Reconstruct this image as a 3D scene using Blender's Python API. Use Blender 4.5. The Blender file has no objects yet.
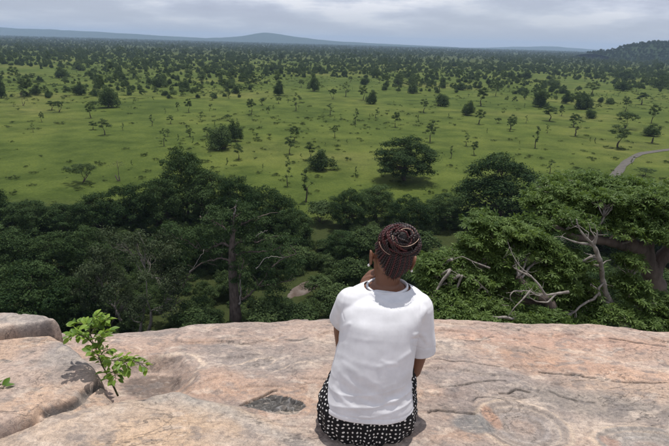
import bpy, bmesh, math, random
import numpy as np
from mathutils import Vector, Matrix, noise as mnoise

# ------------------------------------------------------------------ camera, sky, sun, exposure
scene = bpy.context.scene
COL = scene.collection
F_PX, PITCH, ROLL, CAM_H = 520.0, math.radians(19.13), math.radians(1.6), 1.44
cam_d = bpy.data.cameras.new('camera')
cam_d.lens = F_PX / 669 * 36
cam_d.clip_start = 0.05
cam_d.clip_end = 60000
cam = bpy.data.objects.new('camera', cam_d)
COL.objects.link(cam)
FWD = np.array([0, math.cos(PITCH), -math.sin(PITCH)])
U0 = np.array([0, math.sin(PITCH), math.cos(PITCH)])
R0 = np.array([1.0, 0, 0])
RGT = math.cos(ROLL) * R0 + math.sin(ROLL) * U0
UPV = -math.sin(ROLL) * R0 + math.cos(ROLL) * U0
cam.matrix_world = Matrix(((RGT[0], UPV[0], -FWD[0], 0), (RGT[1], UPV[1], -FWD[1], 0),
                           (RGT[2], UPV[2], -FWD[2], CAM_H), (0, 0, 0, 1)))
scene.camera = cam

SUN_EL, SUN_AZ = math.radians(77), math.radians(18)      # azimuth from +Y (ahead) towards +X
world = bpy.data.worlds.new('World')
scene.world = world
world.use_nodes = True
wn, wl = world.node_tree.nodes, world.node_tree.links
wn.clear()
w_out = wn.new('ShaderNodeOutputWorld')
w_bg = wn.new('ShaderNodeBackground')
w_bg.inputs['Strength'].default_value = 0.09
sky = wn.new('ShaderNodeTexSky')
sky.sky_type = 'NISHITA'
sky.sun_disc = False
sky.sun_elevation = SUN_EL
sky.sun_rotation = SUN_AZ
sky.air_density = 1.0
sky.dust_density = 1.5
tc = wn.new('ShaderNodeTexCoord')
sep = wn.new('ShaderNodeSeparateXYZ')
wl.new(tc.outputs['Generated'], sep.inputs[0])
def wmath(op, a, b=None, clamp=False):
    n = wn.new('ShaderNodeMath'); n.operation = op; n.use_clamp = clamp
    for i, v in enumerate((a, b)):
        if v is None: continue
        if isinstance(v, (int, float)): n.inputs[i].default_value = v
        else: wl.new(v, n.inputs[i])
    return n.outputs[0]
zc = wmath('MAXIMUM', sep.outputs['Z'], 0.0)
zz = wmath('ADD', zc, 0.17)
cx_ = wmath('DIVIDE', sep.outputs['X'], zz)
cy_ = wmath('DIVIDE', sep.outputs['Y'], zz)
comb = wn.new('ShaderNodeCombineXYZ')
wl.new(cx_, comb.inputs[0]); wl.new(cy_, comb.inputs[1])
def wnoise(scale, detail, rough, off):
    m = wn.new('ShaderNodeMapping'); m.inputs['Location'].default_value = off
    wl.new(comb.outputs[0], m.inputs['Vector'])
    n = wn.new('ShaderNodeTexNoise')
    n.inputs['Scale'].default_value = scale; n.inputs['Detail'].default_value = detail
    n.inputs['Roughness'].default_value = rough
    wl.new(m.outputs[0], n.inputs['Vector'])
    return n.outputs['Fac']
def wramp(fac, stops):
    r = wn.new('ShaderNodeValToRGB'); wl.new(fac, r.inputs[0])
    e = r.color_ramp.elements
    e[0].position, e[0].color = stops[0][0], (*stops[0][1], 1)
    e[1].position, e[1].color = stops[-1][0], (*stops[-1][1], 1)
    for p, c in stops[1:-1]:
        x = e.new(p); x.color = (*c, 1)
    return r.outputs[0]
n1 = wnoise(1.05, 8, 0.56, (3.1, 7.7, 0))
n2 = wnoise(0.45, 4, 0.5, (11.0, 2.0, 0))
cloud_col = wramp(n1, [(0.34, (4.9, 5.2, 6.5)), (0.46, (5.6, 6.0, 7.3)), (0.54, (7.4, 7.8, 9.0)), (0.62, (10.2, 10.3, 10.9))])
cover = wramp(n2, [(0.33, (0.55, 0.55, 0.55)), (0.55, (1, 1, 1))])
veil = wn.new('ShaderNodeMix'); veil.data_type = 'RGBA'
veil.inputs[0].default_value = 0.62
wl.new(sky.outputs[0], veil.inputs[6])
veil.inputs[7].default_value = (6.6, 7.2, 8.6, 1)
elev = wmath('MULTIPLY', zc, 13.0, clamp=True)
cfac = wmath('MULTIPLY', cover, elev)
mixc = wn.new('ShaderNodeMix'); mixc.data_type = 'RGBA'
wl.new(cfac, mixc.inputs[0])
wl.new(veil.outputs[2], mixc.inputs[6]); wl.new(cloud_col, mixc.inputs[7])
wl.new(mixc.outputs[2], w_bg.inputs['Color'])
wl.new(w_bg.outputs[0], w_out.inputs['Surface'])

sun_d = bpy.data.lights.new('sun', 'SUN')
sun_d.energy = 4.3
sun_d.angle = math.radians(0.5)
sun_d.color = (1.0, 0.955, 0.89)
sun = bpy.data.objects.new('sun', sun_d)
COL.objects.link(sun)
sdir = Vector((math.sin(SUN_AZ) * math.cos(SUN_EL), math.cos(SUN_AZ) * math.cos(SUN_EL), math.sin(SUN_EL)))
sun.rotation_euler = sdir.to_track_quat('Z', 'Y').to_euler()
sun.location = (0, 0, 50)
scene.view_settings.view_transform = 'Standard'
scene.view_settings.look = 'None'
scene.view_settings.gamma = 1
scene.view_settings.exposure = 0.0
scene.cycles.transparent_max_bounces = 8
scene.cycles.volume_bounces = 0

# ------------------------------------------------------------------ helpers
RNG = np.random.default_rng(7)

def ray(px, py):
    d = FWD * F_PX + (px - 334.5) * RGT + (223 - py) * UPV
    return d / np.linalg.norm(d)
def at_dist(px, py, D):                      # point on a sight line at ground distance D (along +Y)
    d = ray(px, py)
    return np.array([0, 0, CAM_H]) + d * (D / d[1])
def at_height(px, py, z):
    d = ray(px, py)
    return np.array([0, 0, CAM_H]) + d * ((z - CAM_H) / d[2])

def hash2(ix, iy, seed):
    h = (ix.astype(np.int64) * 374761393 + iy.astype(np.int64) * 668265263 + seed * 974711) & 0x7fffffff
    h = ((h ^ (h >> 13)) * 1274126177) & 0x7fffffff
    h = h ^ (h >> 16)
    return (h & 0xffff) / 65535.0
def vnoise(x, y, seed=0):
    ix, iy = np.floor(x), np.floor(y)
    fx, fy = x - ix, y - iy
    fx = fx * fx * (3 - 2 * fx); fy = fy * fy * (3 - 2 * fy)
    a = hash2(ix, iy, seed); b = hash2(ix + 1, iy, seed)
    c = hash2(ix, iy + 1, seed); d = hash2(ix + 1, iy + 1, seed)
    return (a * (1 - fx) + b * fx) * (1 - fy) + (c * (1 - fx) + d * fx) * fy
def fbm(x, y, seed=0, octv=5, gain=0.5):
    s, a, t = 0, 1.0, 0
    for k in range(octv):
        s = s + a * (vnoise(x * 2 ** k + 17.3 * k, y * 2 ** k + 5.1 * k, seed + k) * 2 - 1); t += a; a *= gain
    return s / t
def sstep(a, b, x):
    t = np.clip((x - a) / (b - a), 0, 1)
    return t * t * (3 - 2 * t)
def softplus(x):
    return np.logaddexp(0, x)

class MB:
    """collects vertices and faces; one numpy block per shape"""
    def __init__(s): s.v, s.f, s.t, s.n = [], [], [], 0
    def add(s, v, f, tone=None):
        v = np.asarray(v, float).reshape(-1, 3)
        s.v.append(v); s.f.append((np.asarray(f, int) + s.n)); s.n += len(v)
        s.t.append(np.full(len(v), 0.5) if tone is None else np.broadcast_to(tone, (len(v),)).astype(float))
    def tube(s, path, rad, sides=6, tone=None, caps=True):
        P = np.asarray(path, float); n = len(P)
        rad = np.broadcast_to(rad, (n,)).astype(float)
        T = np.gradient(P, axis=0); T /= np.linalg.norm(T, axis=1)[:, None] + 1e-12
        ref = np.array([0.0, 0, 1]) if abs(T[0][2]) < 0.9 else np.array([1.0, 0, 0])
        A = np.zeros((n, 3)); a = np.cross(T[0], ref); a /= np.linalg.norm(a)
        for i in range(n):
            a = a - T[i] * np.dot(a, T[i]); a /= np.linalg.norm(a) + 1e-12; A[i] = a
        B = np.cross(T, A)
        th = np.arange(sides) * 2 * math.pi / sides
        V = P[:, None, :] + rad[:, None, None] * (np.cos(th)[None, :, None] * A[:, None, :] + np.sin(th)[None, :, None] * B[:, None, :])
        V = V.reshape(-1, 3)
        i = np.arange(n - 1)[:, None] * sides; j = np.arange(sides)[None, :]; j2 = (j + 1) % sides
        F = np.stack([i + j, i + j2, i + sides + j2, i + sides + j], -1).reshape(-1, 4)
        if caps:
            V = np.vstack([V, P[0] - T[0] * rad[0] * .5, P[-1] + T[-1] * rad[-1] * .5])
            c0, c1 = n * sides, n * sides + 1
            jj = np.arange(sides); k = (jj + 1) % sides
            F = np.vstack([F, np.stack([np.full(sides, c0), k, jj, jj], -1), np.stack([np.full(sides, c1), (n - 1) * sides + jj, (n - 1) * sides + k, (n - 1) * sides + k], -1)])
        s.add(V, F, tone)
    def quads(s, V4, tone):                     # V4 (n,4,3)
        n = len(V4)
        s.add(V4.reshape(-1, 3), np.arange(n * 4).reshape(n, 4), np.repeat(tone, 4))
    def mesh(s, name, mat, smooth=True):
        return np_mesh(name, np.vstack(s.v), np.vstack(s.f), mat, {'tone': np.concatenate(s.t)}, smooth)

def np_mesh(name, V, F, mat, attrs=None, smooth=True):
    """F (n,4); a row whose last two indices match is a triangle"""
    me = bpy.data.meshes.new(name)
    F = np.asarray(F, np.int32)
    if not len(F):
        me.vertices.add(len(V)); me.vertices.foreach_set('co', np.asarray(V, np.float32).ravel())
        for k, a in (attrs or {}).items(): me.attributes.new(k, 'FLOAT', 'POINT').data.foreach_set('value', np.asarray(a, np.float32))
        return me
    tri = F[:, 2] == F[:, 3]
    cnt = np.where(tri, 3, 4).astype(np.int32)
    mask = np.ones(F.shape, bool); mask[tri, 3] = False
    loops = F[mask]
    start = np.concatenate([[0], np.cumsum(cnt)[:-1]]).astype(np.int32)
    me.vertices.add(len(V)); me.vertices.foreach_set('co', np.asarray(V, np.float32).ravel())
    me.loops.add(len(loops)); me.loops.foreach_set('vertex_index', loops.astype(np.int32))
    me.polygons.add(len(F)); me.polygons.foreach_set('loop_start', start)
    try: me.polygons.foreach_set('loop_total', cnt)
    except Exception: pass
    me.polygons.foreach_set('use_smooth', np.full(len(F), smooth))
    for k, a in (attrs or {}).items():
        a = np.asarray(a, np.float32)
        if a.ndim == 1:
            at = me.attributes.new(k, 'FLOAT', 'POINT'); at.data.foreach_set('value', a)
        else:
            at = me.attributes.new(k, 'FLOAT_COLOR', 'POINT')
            at.data.foreach_set('color', np.hstack([a, np.ones((len(a), 1), np.float32)]).ravel())
    me.update(calc_edges=True)
    if mat: me.materials.append(mat)
    return me
def link(name, me, parent=None):
    o = bpy.data.objects.new(name, me); COL.objects.link(o)
    if parent is not None: o.parent = parent
    return o
def tag(o, label=None, cat=None, group=None, kind=None):
    if label: o['label'] = label
    if cat: o['category'] = cat
    if group: o['group'] = group
    if kind: o['kind'] = kind
    return o
def thing(name, loc, label, cat, group=None, rz=0.0, sc=(1, 1, 1)):
    o = bpy.data.objects.new(name, None); COL.objects.link(o)
    o.empty_display_size = 0.2
    o.location = loc; o.rotation_euler = (0, 0, rz); o.scale = sc
    return tag(o, label, cat, group)
def copy_tree(o, parent=None):
    c = o.copy(); COL.objects.link(c)
    if parent is not None: c.parent = parent
    for ch in o.children: copy_tree(ch, c)
    return c

# ------------------------------------------------------------------ materials
def new_mat(name):
    m = bpy.data.materials.new(name); m.use_nodes = True
    nt = m.node_tree; nt.nodes.clear()
    out = nt.nodes.new('ShaderNodeOutputMaterial')
    return m, nt, nt.nodes, nt.links, out
def ramp(nt, fac, stops):
    r = nt.nodes.new('ShaderNodeValToRGB'); nt.links.new(fac, r.inputs[0])
    e = r.color_ramp.elements
    e[0].position, e[0].color = stops[0][0], (*stops[0][1], 1)
    e[1].position, e[1].color = stops[-1][0], (*stops[-1][1], 1)
    for p, c in stops[1:-1]:
        x = e.new(p); x.color = (*c, 1)
    return r.outputs[0]
def noise_tex(nt, scale, detail=4, rough=0.55, vec=None, dist=0.0):
    n = nt.nodes.new('ShaderNodeTexNoise')
    n.inputs['Scale'].default_value = scale; n.inputs['Detail'].default_value = detail
    n.inputs['Roughness'].default_value = rough; n.inputs['Distortion'].default_value = dist
    if vec is not None: nt.links.new(vec, n.inputs['Vector'])
    return n.outputs['Fac']
def mixrgb(nt, fac, a, b, blend='MIX'):
    n = nt.nodes.new('ShaderNodeMix'); n.data_type = 'RGBA'; n.blend_type = blend
    for i, v in ((0, fac), (6, a), (7, b)):
        if isinstance(v, (int, float)): n.inputs[i].default_value = v
        elif isinstance(v, tuple): n.inputs[i].default_value = (*v, 1)
        else: nt.links.new(v, n.inputs[i])
    return n.outputs[2]
def mth(nt, op, a, b=0.0, clamp=False):
    n = nt.nodes.new('ShaderNodeMath'); n.operation = op; n.use_clamp = clamp
    for i, v in ((0, a), (1, b)):
        if isinstance(v, (int, float)): n.inputs[i].default_value = v
        else: nt.links.new(v, n.inputs[i])
    return n.outputs[0]
def leaf_mat(name, dark, light, trans=0.3, vary=0.25, rough=0.7, spec=0.06):
    m, nt, N, L, out = new_mat(name)
    at = N.new('ShaderNodeAttribute'); at.attribute_name = 'tone'
    oi = N.new('ShaderNodeObjectInfo')
    t = mth(nt, 'ADD', at.outputs['Fac'], mth(nt, 'MULTIPLY', mth(nt, 'SUBTRACT', oi.outputs['Random'], 0.5), vary), True)
    c = ramp(nt, t, [(0.0, dark), (0.55, tuple((a + b) / 2 for a, b in zip(dark, light))), (1.0, light)])
    b = N.new('ShaderNodeBsdfPrincipled'); L.new(c, b.inputs['Base Color'])
    b.inputs['Roughness'].default_value = rough; b.inputs['Specular IOR Level'].default_value = spec
    tr = N.new('ShaderNodeBsdfTranslucent')
    L.new(mixrgb(nt, 0.5, c, (light[0] * 1.3, light[1] * 1.3, light[2] * .6)), tr.inputs['Color'])
    mx = N.new('ShaderNodeMixShader'); mx.inputs[0].default_value = trans
    L.new(b.outputs[0], mx.inputs[1]); L.new(tr.outputs[0], mx.inputs[2]); L.new(mx.outputs[0], out.inputs['Surface'])
    return m
def bark_mat(name, a, b_, scale=6.0):
    m, nt, N, L, out = new_mat(name)
    tc = N.new('ShaderNodeTexCoord')
    mp = N.new('ShaderNodeMapping'); mp.inputs['Scale'].default_value = (1, 1, 0.35); L.new(tc.outputs['Object'], mp.inputs[0])
    f = noise_tex(nt, scale, 6, 0.65, mp.outputs[0])
    c = ramp(nt, f, [(0.3, a), (0.7, b_)])
    p = N.new('ShaderNodeBsdfPrincipled'); p.inputs['Roughness'].default_value = 0.9; p.inputs['Specular IOR Level'].default_value = 0.2
    L.new(c, p.inputs['Base Color'])
    bp = N.new('ShaderNodeBump'); bp.inputs['Strength'].default_value = 0.5; bp.inputs['Distance'].default_value = 0.05
    L.new(f, bp.inputs['Height']); L.new(bp.outputs[0], p.inputs['Normal'])
    L.new(p.outputs[0], out.inputs['Surface'])
    return m
M = {}
M['bush_leaf'] = leaf_mat('bush_leaf', (0.021, 0.041, 0.014), (0.092, 0.132, 0.050), 0.25, 0.5)
M['tree_leaf'] = leaf_mat('tree_leaf', (0.028, 0.052, 0.017), (0.108, 0.148, 0.056), 0.25, 0.5)
M['forest_leaf'] = leaf_mat('forest_leaf', (0.010, 0.026, 0.008), (0.062, 0.098, 0.034), 0.2, 0.6)
M['grey_leaf'] = leaf_mat('grey_leaf', (0.024, 0.038, 0.018), (0.068, 0.088, 0.044), 0.2, 0.2)
M['baobab_leaf'] = leaf_mat('baobab_leaf', (0.022, 0.044, 0.016), (0.072, 0.110, 0.042), 0.2, 0.3)
M['herb_leaf'] = leaf_mat('herb_leaf', (0.034, 0.056, 0.015), (0.085, 0.112, 0.034), 0.3, 0.6)
M['near_leaf'] = leaf_mat('near_leaf', (0.034, 0.070, 0.016), (0.140, 0.205, 0.058), 0.36, 0.1, 0.55, 0.16)
M['sapling_leaf'] = leaf_mat('sapling_leaf', (0.070, 0.150, 0.022), (0.230, 0.340, 0.055), 0.35, 0.7, 0.45, 0.3)
M['bark_dark'] = bark_mat('bark_dark', (0.035, 0.026, 0.020), (0.10, 0.078, 0.062))
M['bark_grey'] = bark_mat('bark_grey', (0.09, 0.078, 0.068), (0.26, 0.235, 0.215), 8)
M['bark_pale'] = bark_mat('bark_pale', (0.13, 0.115, 0.10), (0.36, 0.33, 0.30), 9)
M['bark_mid'] = bark_mat('bark_mid', (0.06, 0.045, 0.04), (0.19, 0.15, 0.13), 4)

# ------------------------------------------------------------------ terrain
PLAIN = -30.0
def ground_z(x, y):
    x = np.asarray(x, float); y = np.asarray(y, float)
    r = np.hypot(x, y)
    L_ = 12 + 9 * sstep(2, 9, x)
    k = np.exp(-(np.maximum(r - 3, 0) / L_) ** 1.2)
    z = PLAIN + 28.2 * k
    z = z + 0.45 * fbm(x / 55, y / 55, 3, 3) * sstep(30, 90, r) + 0.5 * fbm(x / 5, y / 5, 9, 3) * k * sstep(4, 9, r)
    return z
def ground_hit(px, py):
    z = PLAIN
    for _ in range(6):
        p = at_height(px, py, z); z = float(ground_z(p[0], p[1]))
    return np.array([p[0], p[1], z])

def axis(lo, hi, fine_lo, fine_hi, step, grow=1.09):
    a = list(np.arange(fine_lo, fine_hi + 1e-9, step))
    s = step; x = a[-1]
    while x < hi: s *= grow; x += s; a.append(min(x, hi))
    s = step; x = a[0]; b = []
    while x > lo: s *= grow; x -= s; b.append(max(x, lo))
    return np.array(b[::-1] + a)
def grid_faces(nx, ny):
    i = np.arange(ny - 1)[:, None] * nx; j = np.arange(nx - 1)[None, :]
    return np.stack([i + j, i + j + 1, i + nx + j + 1, i + nx + j], -1).reshape(-1, 4)

m, nt, N, L, out = new_mat('savanna_grass')
geo = N.new('ShaderNodeNewGeometry')
big = noise_tex(nt, 0.012, 5, 0.6, geo.outputs['Position'])
mid = noise_tex(nt, 0.09, 6, 0.65, geo.outputs['Position'])
fine = noise_tex(nt, 1.6, 5, 0.7, geo.outputs['Position'])
c1 = ramp(nt, big, [(0.34, (0.056, 0.080, 0.018)), (0.47, (0.070, 0.096, 0.022)), (0.56, (0.084, 0.106, 0.026)), (0.70, (0.116, 0.126, 0.040))])
c2 = ramp(nt, mid, [(0.32, (0.58, 0.64, 0.58)), (0.5, (0.98, 0.98, 0.92)), (0.68, (1.36, 1.26, 1.2))])
c3 = ramp(nt, fine, [(0.25, (0.66, 0.7, 0.66)), (0.75, (1.26, 1.22, 1.2))])
c = mixrgb(nt, 1.0, mixrgb(nt, 1.0, c1, c2, 'MULTIPLY'), c3, 'MULTIPLY')
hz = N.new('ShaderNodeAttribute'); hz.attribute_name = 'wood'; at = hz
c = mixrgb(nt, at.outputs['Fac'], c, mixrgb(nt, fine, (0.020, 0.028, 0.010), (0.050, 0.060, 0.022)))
p = N.new('ShaderNodeBsdfPrincipled'); p.inputs['Roughness'].default_value = 0.95; p.inputs['Specular IOR Level'].default_value = 0.05
L.new(c, p.inputs['Base Color'])
bp = N.new('ShaderNodeBump'); bp.inputs['Strength'].default_value = 0.6; bp.inputs['Distance'].default_value = 0.4
L.new(mth(nt, 'ADD', fine, mid), bp.inputs['Height']); L.new(bp.outputs[0], p.inputs['Normal'])
L.new(p.outputs[0], out.inputs['Surface'])
M['grass'] = m

FAR = 14000
gx = axis(-FAR, FAR, -60, 60, 1.2, 1.07); gy = axis(-300, FAR, -12, 110, 1.2, 1.05)
GX, GY = np.meshgrid(gx, gy)
GZ = ground_z(GX, GY)
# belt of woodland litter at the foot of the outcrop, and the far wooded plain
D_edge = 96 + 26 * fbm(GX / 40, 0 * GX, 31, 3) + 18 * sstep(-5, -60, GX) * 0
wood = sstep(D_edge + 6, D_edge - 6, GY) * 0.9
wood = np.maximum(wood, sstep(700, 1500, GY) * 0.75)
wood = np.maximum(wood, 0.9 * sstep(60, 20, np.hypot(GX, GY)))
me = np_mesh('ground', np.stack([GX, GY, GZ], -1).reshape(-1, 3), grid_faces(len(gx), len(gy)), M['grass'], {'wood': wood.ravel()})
ground = link('ground', me); tag(ground, 'wide green savanna plain running to the horizon below the rock', None, None, 'structure')

# ------------------------------------------------------------------ far hills
def hill_mat(name, a, b):
    m, nt, N, L, out = new_mat(name)
    g = N.new('ShaderNodeNewGeometry')
    f = noise_tex(nt, 0.02, 6, 0.7, g.outputs['Position'])
    p = N.new('ShaderNodeBsdfPrincipled'); p.inputs['Roughness'].default_value = 1; p.inputs['Specular IOR Level'].default_value = 0
    L.new(ramp(nt, f, [(0.35, a), (0.65, b)]), p.inputs['Base Color'])
    bp = N.new('ShaderNodeBump'); bp.inputs['Strength'].default_value = 0.8; bp.inputs['Distance'].default_value = 12
    L.new(f, bp.inputs['Height']); L.new(bp.outputs[0], p.inputs['Normal'])
    L.new(p.outputs[0], out.inputs['Surface']); return m
M['hill'] = hill_mat('hill', (0.018, 0.030, 0.014), (0.040, 0.058, 0.028))
def ridge(name, label, D, pts, depth=1500, sharp=1.0):
    """pts: (px, py of crest) measured on the skyline; a long mound at ground distance D with its real height"""
    X, H = [], []
    for px, py in pts:
        w = at_dist(px, py, D); X.append(w[0]); H.append(max(w[2] - PLAIN, 0.0))
    xs = np.linspace(X[0], X[-1], 260); hs = np.interp(xs, X, H)
    k = np.ones(5) / 5; hs = np.convolve(np.pad(hs, 2, 'edge'), k, 'valid')
    hs = hs * (1 + 0.06 * fbm(xs / (D * .02), xs * 0, 5, 4)) 
    v = np.linspace(-1, 1, 25)
    prof = np.cos(v * math.pi / 2) ** sharp
    XX, VV = np.meshgrid(xs, v)
    ZZ = PLAIN - 1.0 + (hs[None, :] + 1) * prof[:, None] * (1 + 0.10 * fbm(XX / 300, VV * 3, 8, 4))
    me = np_mesh(name, np.stack([XX, D + VV * depth / 2 + 60 * fbm(XX / 900, VV, 4, 2), ZZ], -1).reshape(-1, 3), grid_faces(len(xs), 25), M['hill'])
    return tag(link(name, me), label, None, None, 'structure')
ridge('hill', 'long low blue ridge along the left horizon with one rounded summit', 9000,
      [(-160, 29), (-60, 27), (0, 27), (40, 29), (100, 32), (160, 35.5), (205, 38), (225, 37.5), (243, 36), (256, 33.6), (268, 32.8), (280, 34.4), (295, 36.8), (315, 39.2), (345, 41.8), (380, 43.5), (420, 45.4), (455, 47.0)])
ridge('hill', 'faint low blue hill on the horizon right of centre', 10500,
      [(455, 48.0), (490, 47.6), (515, 46.6), (535, 46.6), (555, 46.2), (565, 47.4), (590, 49.2), (620, 51)])
HILL_D = 2000
near_hill_pts = [(592, 54), (601, 53.4), (608, 52.0), (618, 50.6), (628, 47.8), (640, 44.8), (655, 42.6), (662, 43.4), (669, 42), (700, 40), (760, 39), (820, 43), (900, 55)]
wooded_hill = ridge('hill', 'dark green wooded hill rising at the right edge of the plain', HILL_D, near_hill_pts, 500, 1.2)

# ------------------------------------------------------------------ dirt track
m, nt, N, L, out = new_mat('track_dirt')
g = N.new('ShaderNodeNewGeometry')
f = noise_tex(nt, 0.8, 5, 0.6, g.outputs['Position'])
p = N.new('ShaderNodeBsdfPrincipled'); p.inputs['Roughness'].default_value = 0.95
L.new(ramp(nt, f, [(0.3, (0.055, 0.05, 0.042)), (0.7, (0.10, 0.09, 0.078))]), p.inputs['Base Color'])
L.new(p.outputs[0], out.inputs['Surface']); M['track'] = m
tp = [(700, 145), (676, 149), (656, 151.5), (643, 153), (634, 157), (625, 164), (616, 173), (608, 184), (600, 197), (594, 212)]
C_ = np.array([ground_hit(*q) for q in tp])
t_ = np.linspace(0, len(C_) - 1, 120)
C_ = np.stack([np.interp(t_, range(len(C_)), C_[:, k]) for k in range(3)], -1)
for _ in range(6): C_[1:-1] = (C_[:-2] + C_[1:-1] * 2 + C_[2:]) / 4
T_ = np.gradient(C_, axis=0); S_ = np.stack([T_[:, 1], -T_[:, 0]], -1); S_ /= np.linalg.norm(S_, axis=1)[:, None]
def strip(name, half0, half1, lift, mat, seed):
    V = []
    for side in np.linspace(half0, half1, 4):
        wob = 0.55 * fbm(t_ * 1.7, t_ * 0 + side, seed, 4)
        q = C_[:, :2] + S_ * (side + wob)[:, None]
        V.append(np.column_stack([q, ground_z(q[:, 0], q[:, 1]) + lift]))
    V = np.array(V).reshape(-1, 3)
    return np_mesh(name, V, grid_faces(len(t_), 4), mat)
tag(link('dirt_track', strip('dirt_track', -1.15, 1.15, 0.10, M['track'], 2)), 'grey dirt track curving across the plain behind the right-hand tree', None, None, 'structure')

# ------------------------------------------------------------------ rock outcrop
sil = [(-120, 312), (0, 322), (60, 327), (115, 327), (160, 324), (200, 320.5), (260, 317.5), (330, 315.5), (395, 316), (440, 316),
       (490, 317), (550, 317.5), (590, 319.5), (612, 321.5), (628, 325), (650, 327), (669, 327.5), (760, 333)]
E_ = []
for q in sil:
    z = -0.10
    for _ in range(8):
        w = at_height(q[0], q[1], z); z = -0.075 * (w[1] - 1.6) - 0.075
    E_.append(w)
E_ = np.array(E_)
def px2(px, py, z=0.0): return at_height(px, py, z)[:2]
def polydist(X, Y, pts):
    d = np.full(X.shape, 1e9)
    for (ax, ay), (bx, by) in zip(pts[:-1], pts[1:]):
        vx, vy = bx - ax, by - ay
        t = np.clip(((X - ax) * vx + (Y - ay) * vy) / (vx * vx + vy * vy + 1e-12), 0, 1)
        d = np.minimum(d, np.hypot(X - ax - t * vx, Y - ay - t * vy))
    return d
def ell(X, Y, px, py, rx, ry, rot=0.0, z=0.0):
    """normalised radius from an ellipse whose size is given in pixels at that spot"""
    c = px2(px, py, z); sx = abs(px2(px + rx, py, z)[0] - c[0]); sy = abs(px2(px, py - ry, z)[1] - c[1])
    dx, dy = X - c[0], Y - c[1]
    cr, sr = math.cos(rot), math.sin(rot)
    return np.hypot((dx * cr + dy * sr) / sx, (-dx * sr + dy * cr) / sy)
def crest(pts, z=0.0): return [tuple(px2(a, b, z)) for a, b in pts]

cracks = [([(428, 409), (431, 407), (438, 405.6), (450, 407.6), (462, 409), (474, 409)], .0045, .016),
          ([(500.5, 385.6), (508.6, 386.2), (512, 384.4), (516.6, 382), (522, 382), (530.7, 383.6)], .005, .016),
          ([(550.8, 384), (556, 386), (561, 388.4), (570, 391), (579, 393.7)], .005, .015),
          ([(584, 394), (590, 395), (596, 395)], .003, .008),
          ([(440, 383), (447, 381.5), (460, 379), (470, 377), (482, 374.4), (495, 373.4), (506.5, 374)], .0035, .010),
          ([(436, 352), (450, 353), (464, 354), (480, 357), (500.5, 360)], .003, .008),
          ([(541, 362), (556, 364.4), (581, 367.5), (600, 370), (617, 372), (640, 374.6), (669, 377)], .004, .012),
          ([(474, 396), (477, 392.8), (486, 391.7), (495, 392.3), (504.5, 394.5)], .0028, .007),
          ([(448, 326), (468, 331), (480, 330.4), (487, 328), (496, 325)], .003, .007),
          ([(535, 334), (540, 335.5), (548, 337)], .004, .008),
          ([(240, 400.5), (252, 395.5), (262, 391.5), (272, 387), (276, 386.4)], .005, .02),
          ([(285, 331), (292, 332.6), (300, 333), (308, 331)], .003, .006),
          ([(612, 326), (622, 327), (633, 329), (650, 331), (669, 333.5)], .007, .02)]
bench = crest([(-60, 452), (0, 434), (30, 424), (60, 411), (95, 403), (120, 398.5), (150, 391), (168, 386.5), (182, 388), (205, 396), (240, 404), (290, 424), (330, 440), (345, 460)])
bench_y_x = np.array(bench)
veins = [([(148, 350), (165, 346), (180, 346), (196, 350), (204, 358), (196, 364), (190, 374)], .020, .85),
         ([(222, 361), (240, 357), (258, 350), (272, 350)], .010, .8),
         ([(262, 372), (276, 364), (292, 358), (308, 356), (322, 362)], .010, .8),
         ([(262, 362), (275, 352), (290, 349)], .008, .6),
         ([(420, 352), (436, 348), (450, 346)], .016, .7), ([(422, 362), (432, 357), (446, 356)], .014, .6),
         ([(560, 337), (576, 338), (590, 341), (612, 348), (640, 356), (669, 364)], .012, .6),
         ([(571, 337), (577, 340), (582, 338)], .028, .9)]
PATCH = crest([(240, 400.5), (256, 393), (272, 389), (290, 391.5), (304, 397), (308, 402), (297, 410), (287, 411), (272, 409), (255, 405), (240, 400.5)])
PATCH_Y0, PATCH_Y1 = min(q[1] for q in PATCH), max(q[1] for q in PATCH)
def inside(X, Y, poly):
    c = np.zeros(X.shape, bool)
    for (ax, ay), (bx, by) in zip(poly[:-1], poly[1:]):
        cond = ((ay > Y) != (by > Y)) & (X < (bx - ax) * (Y - ay) / (by - ay + 1e-12) + ax)
        c ^= cond
    return c

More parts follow.
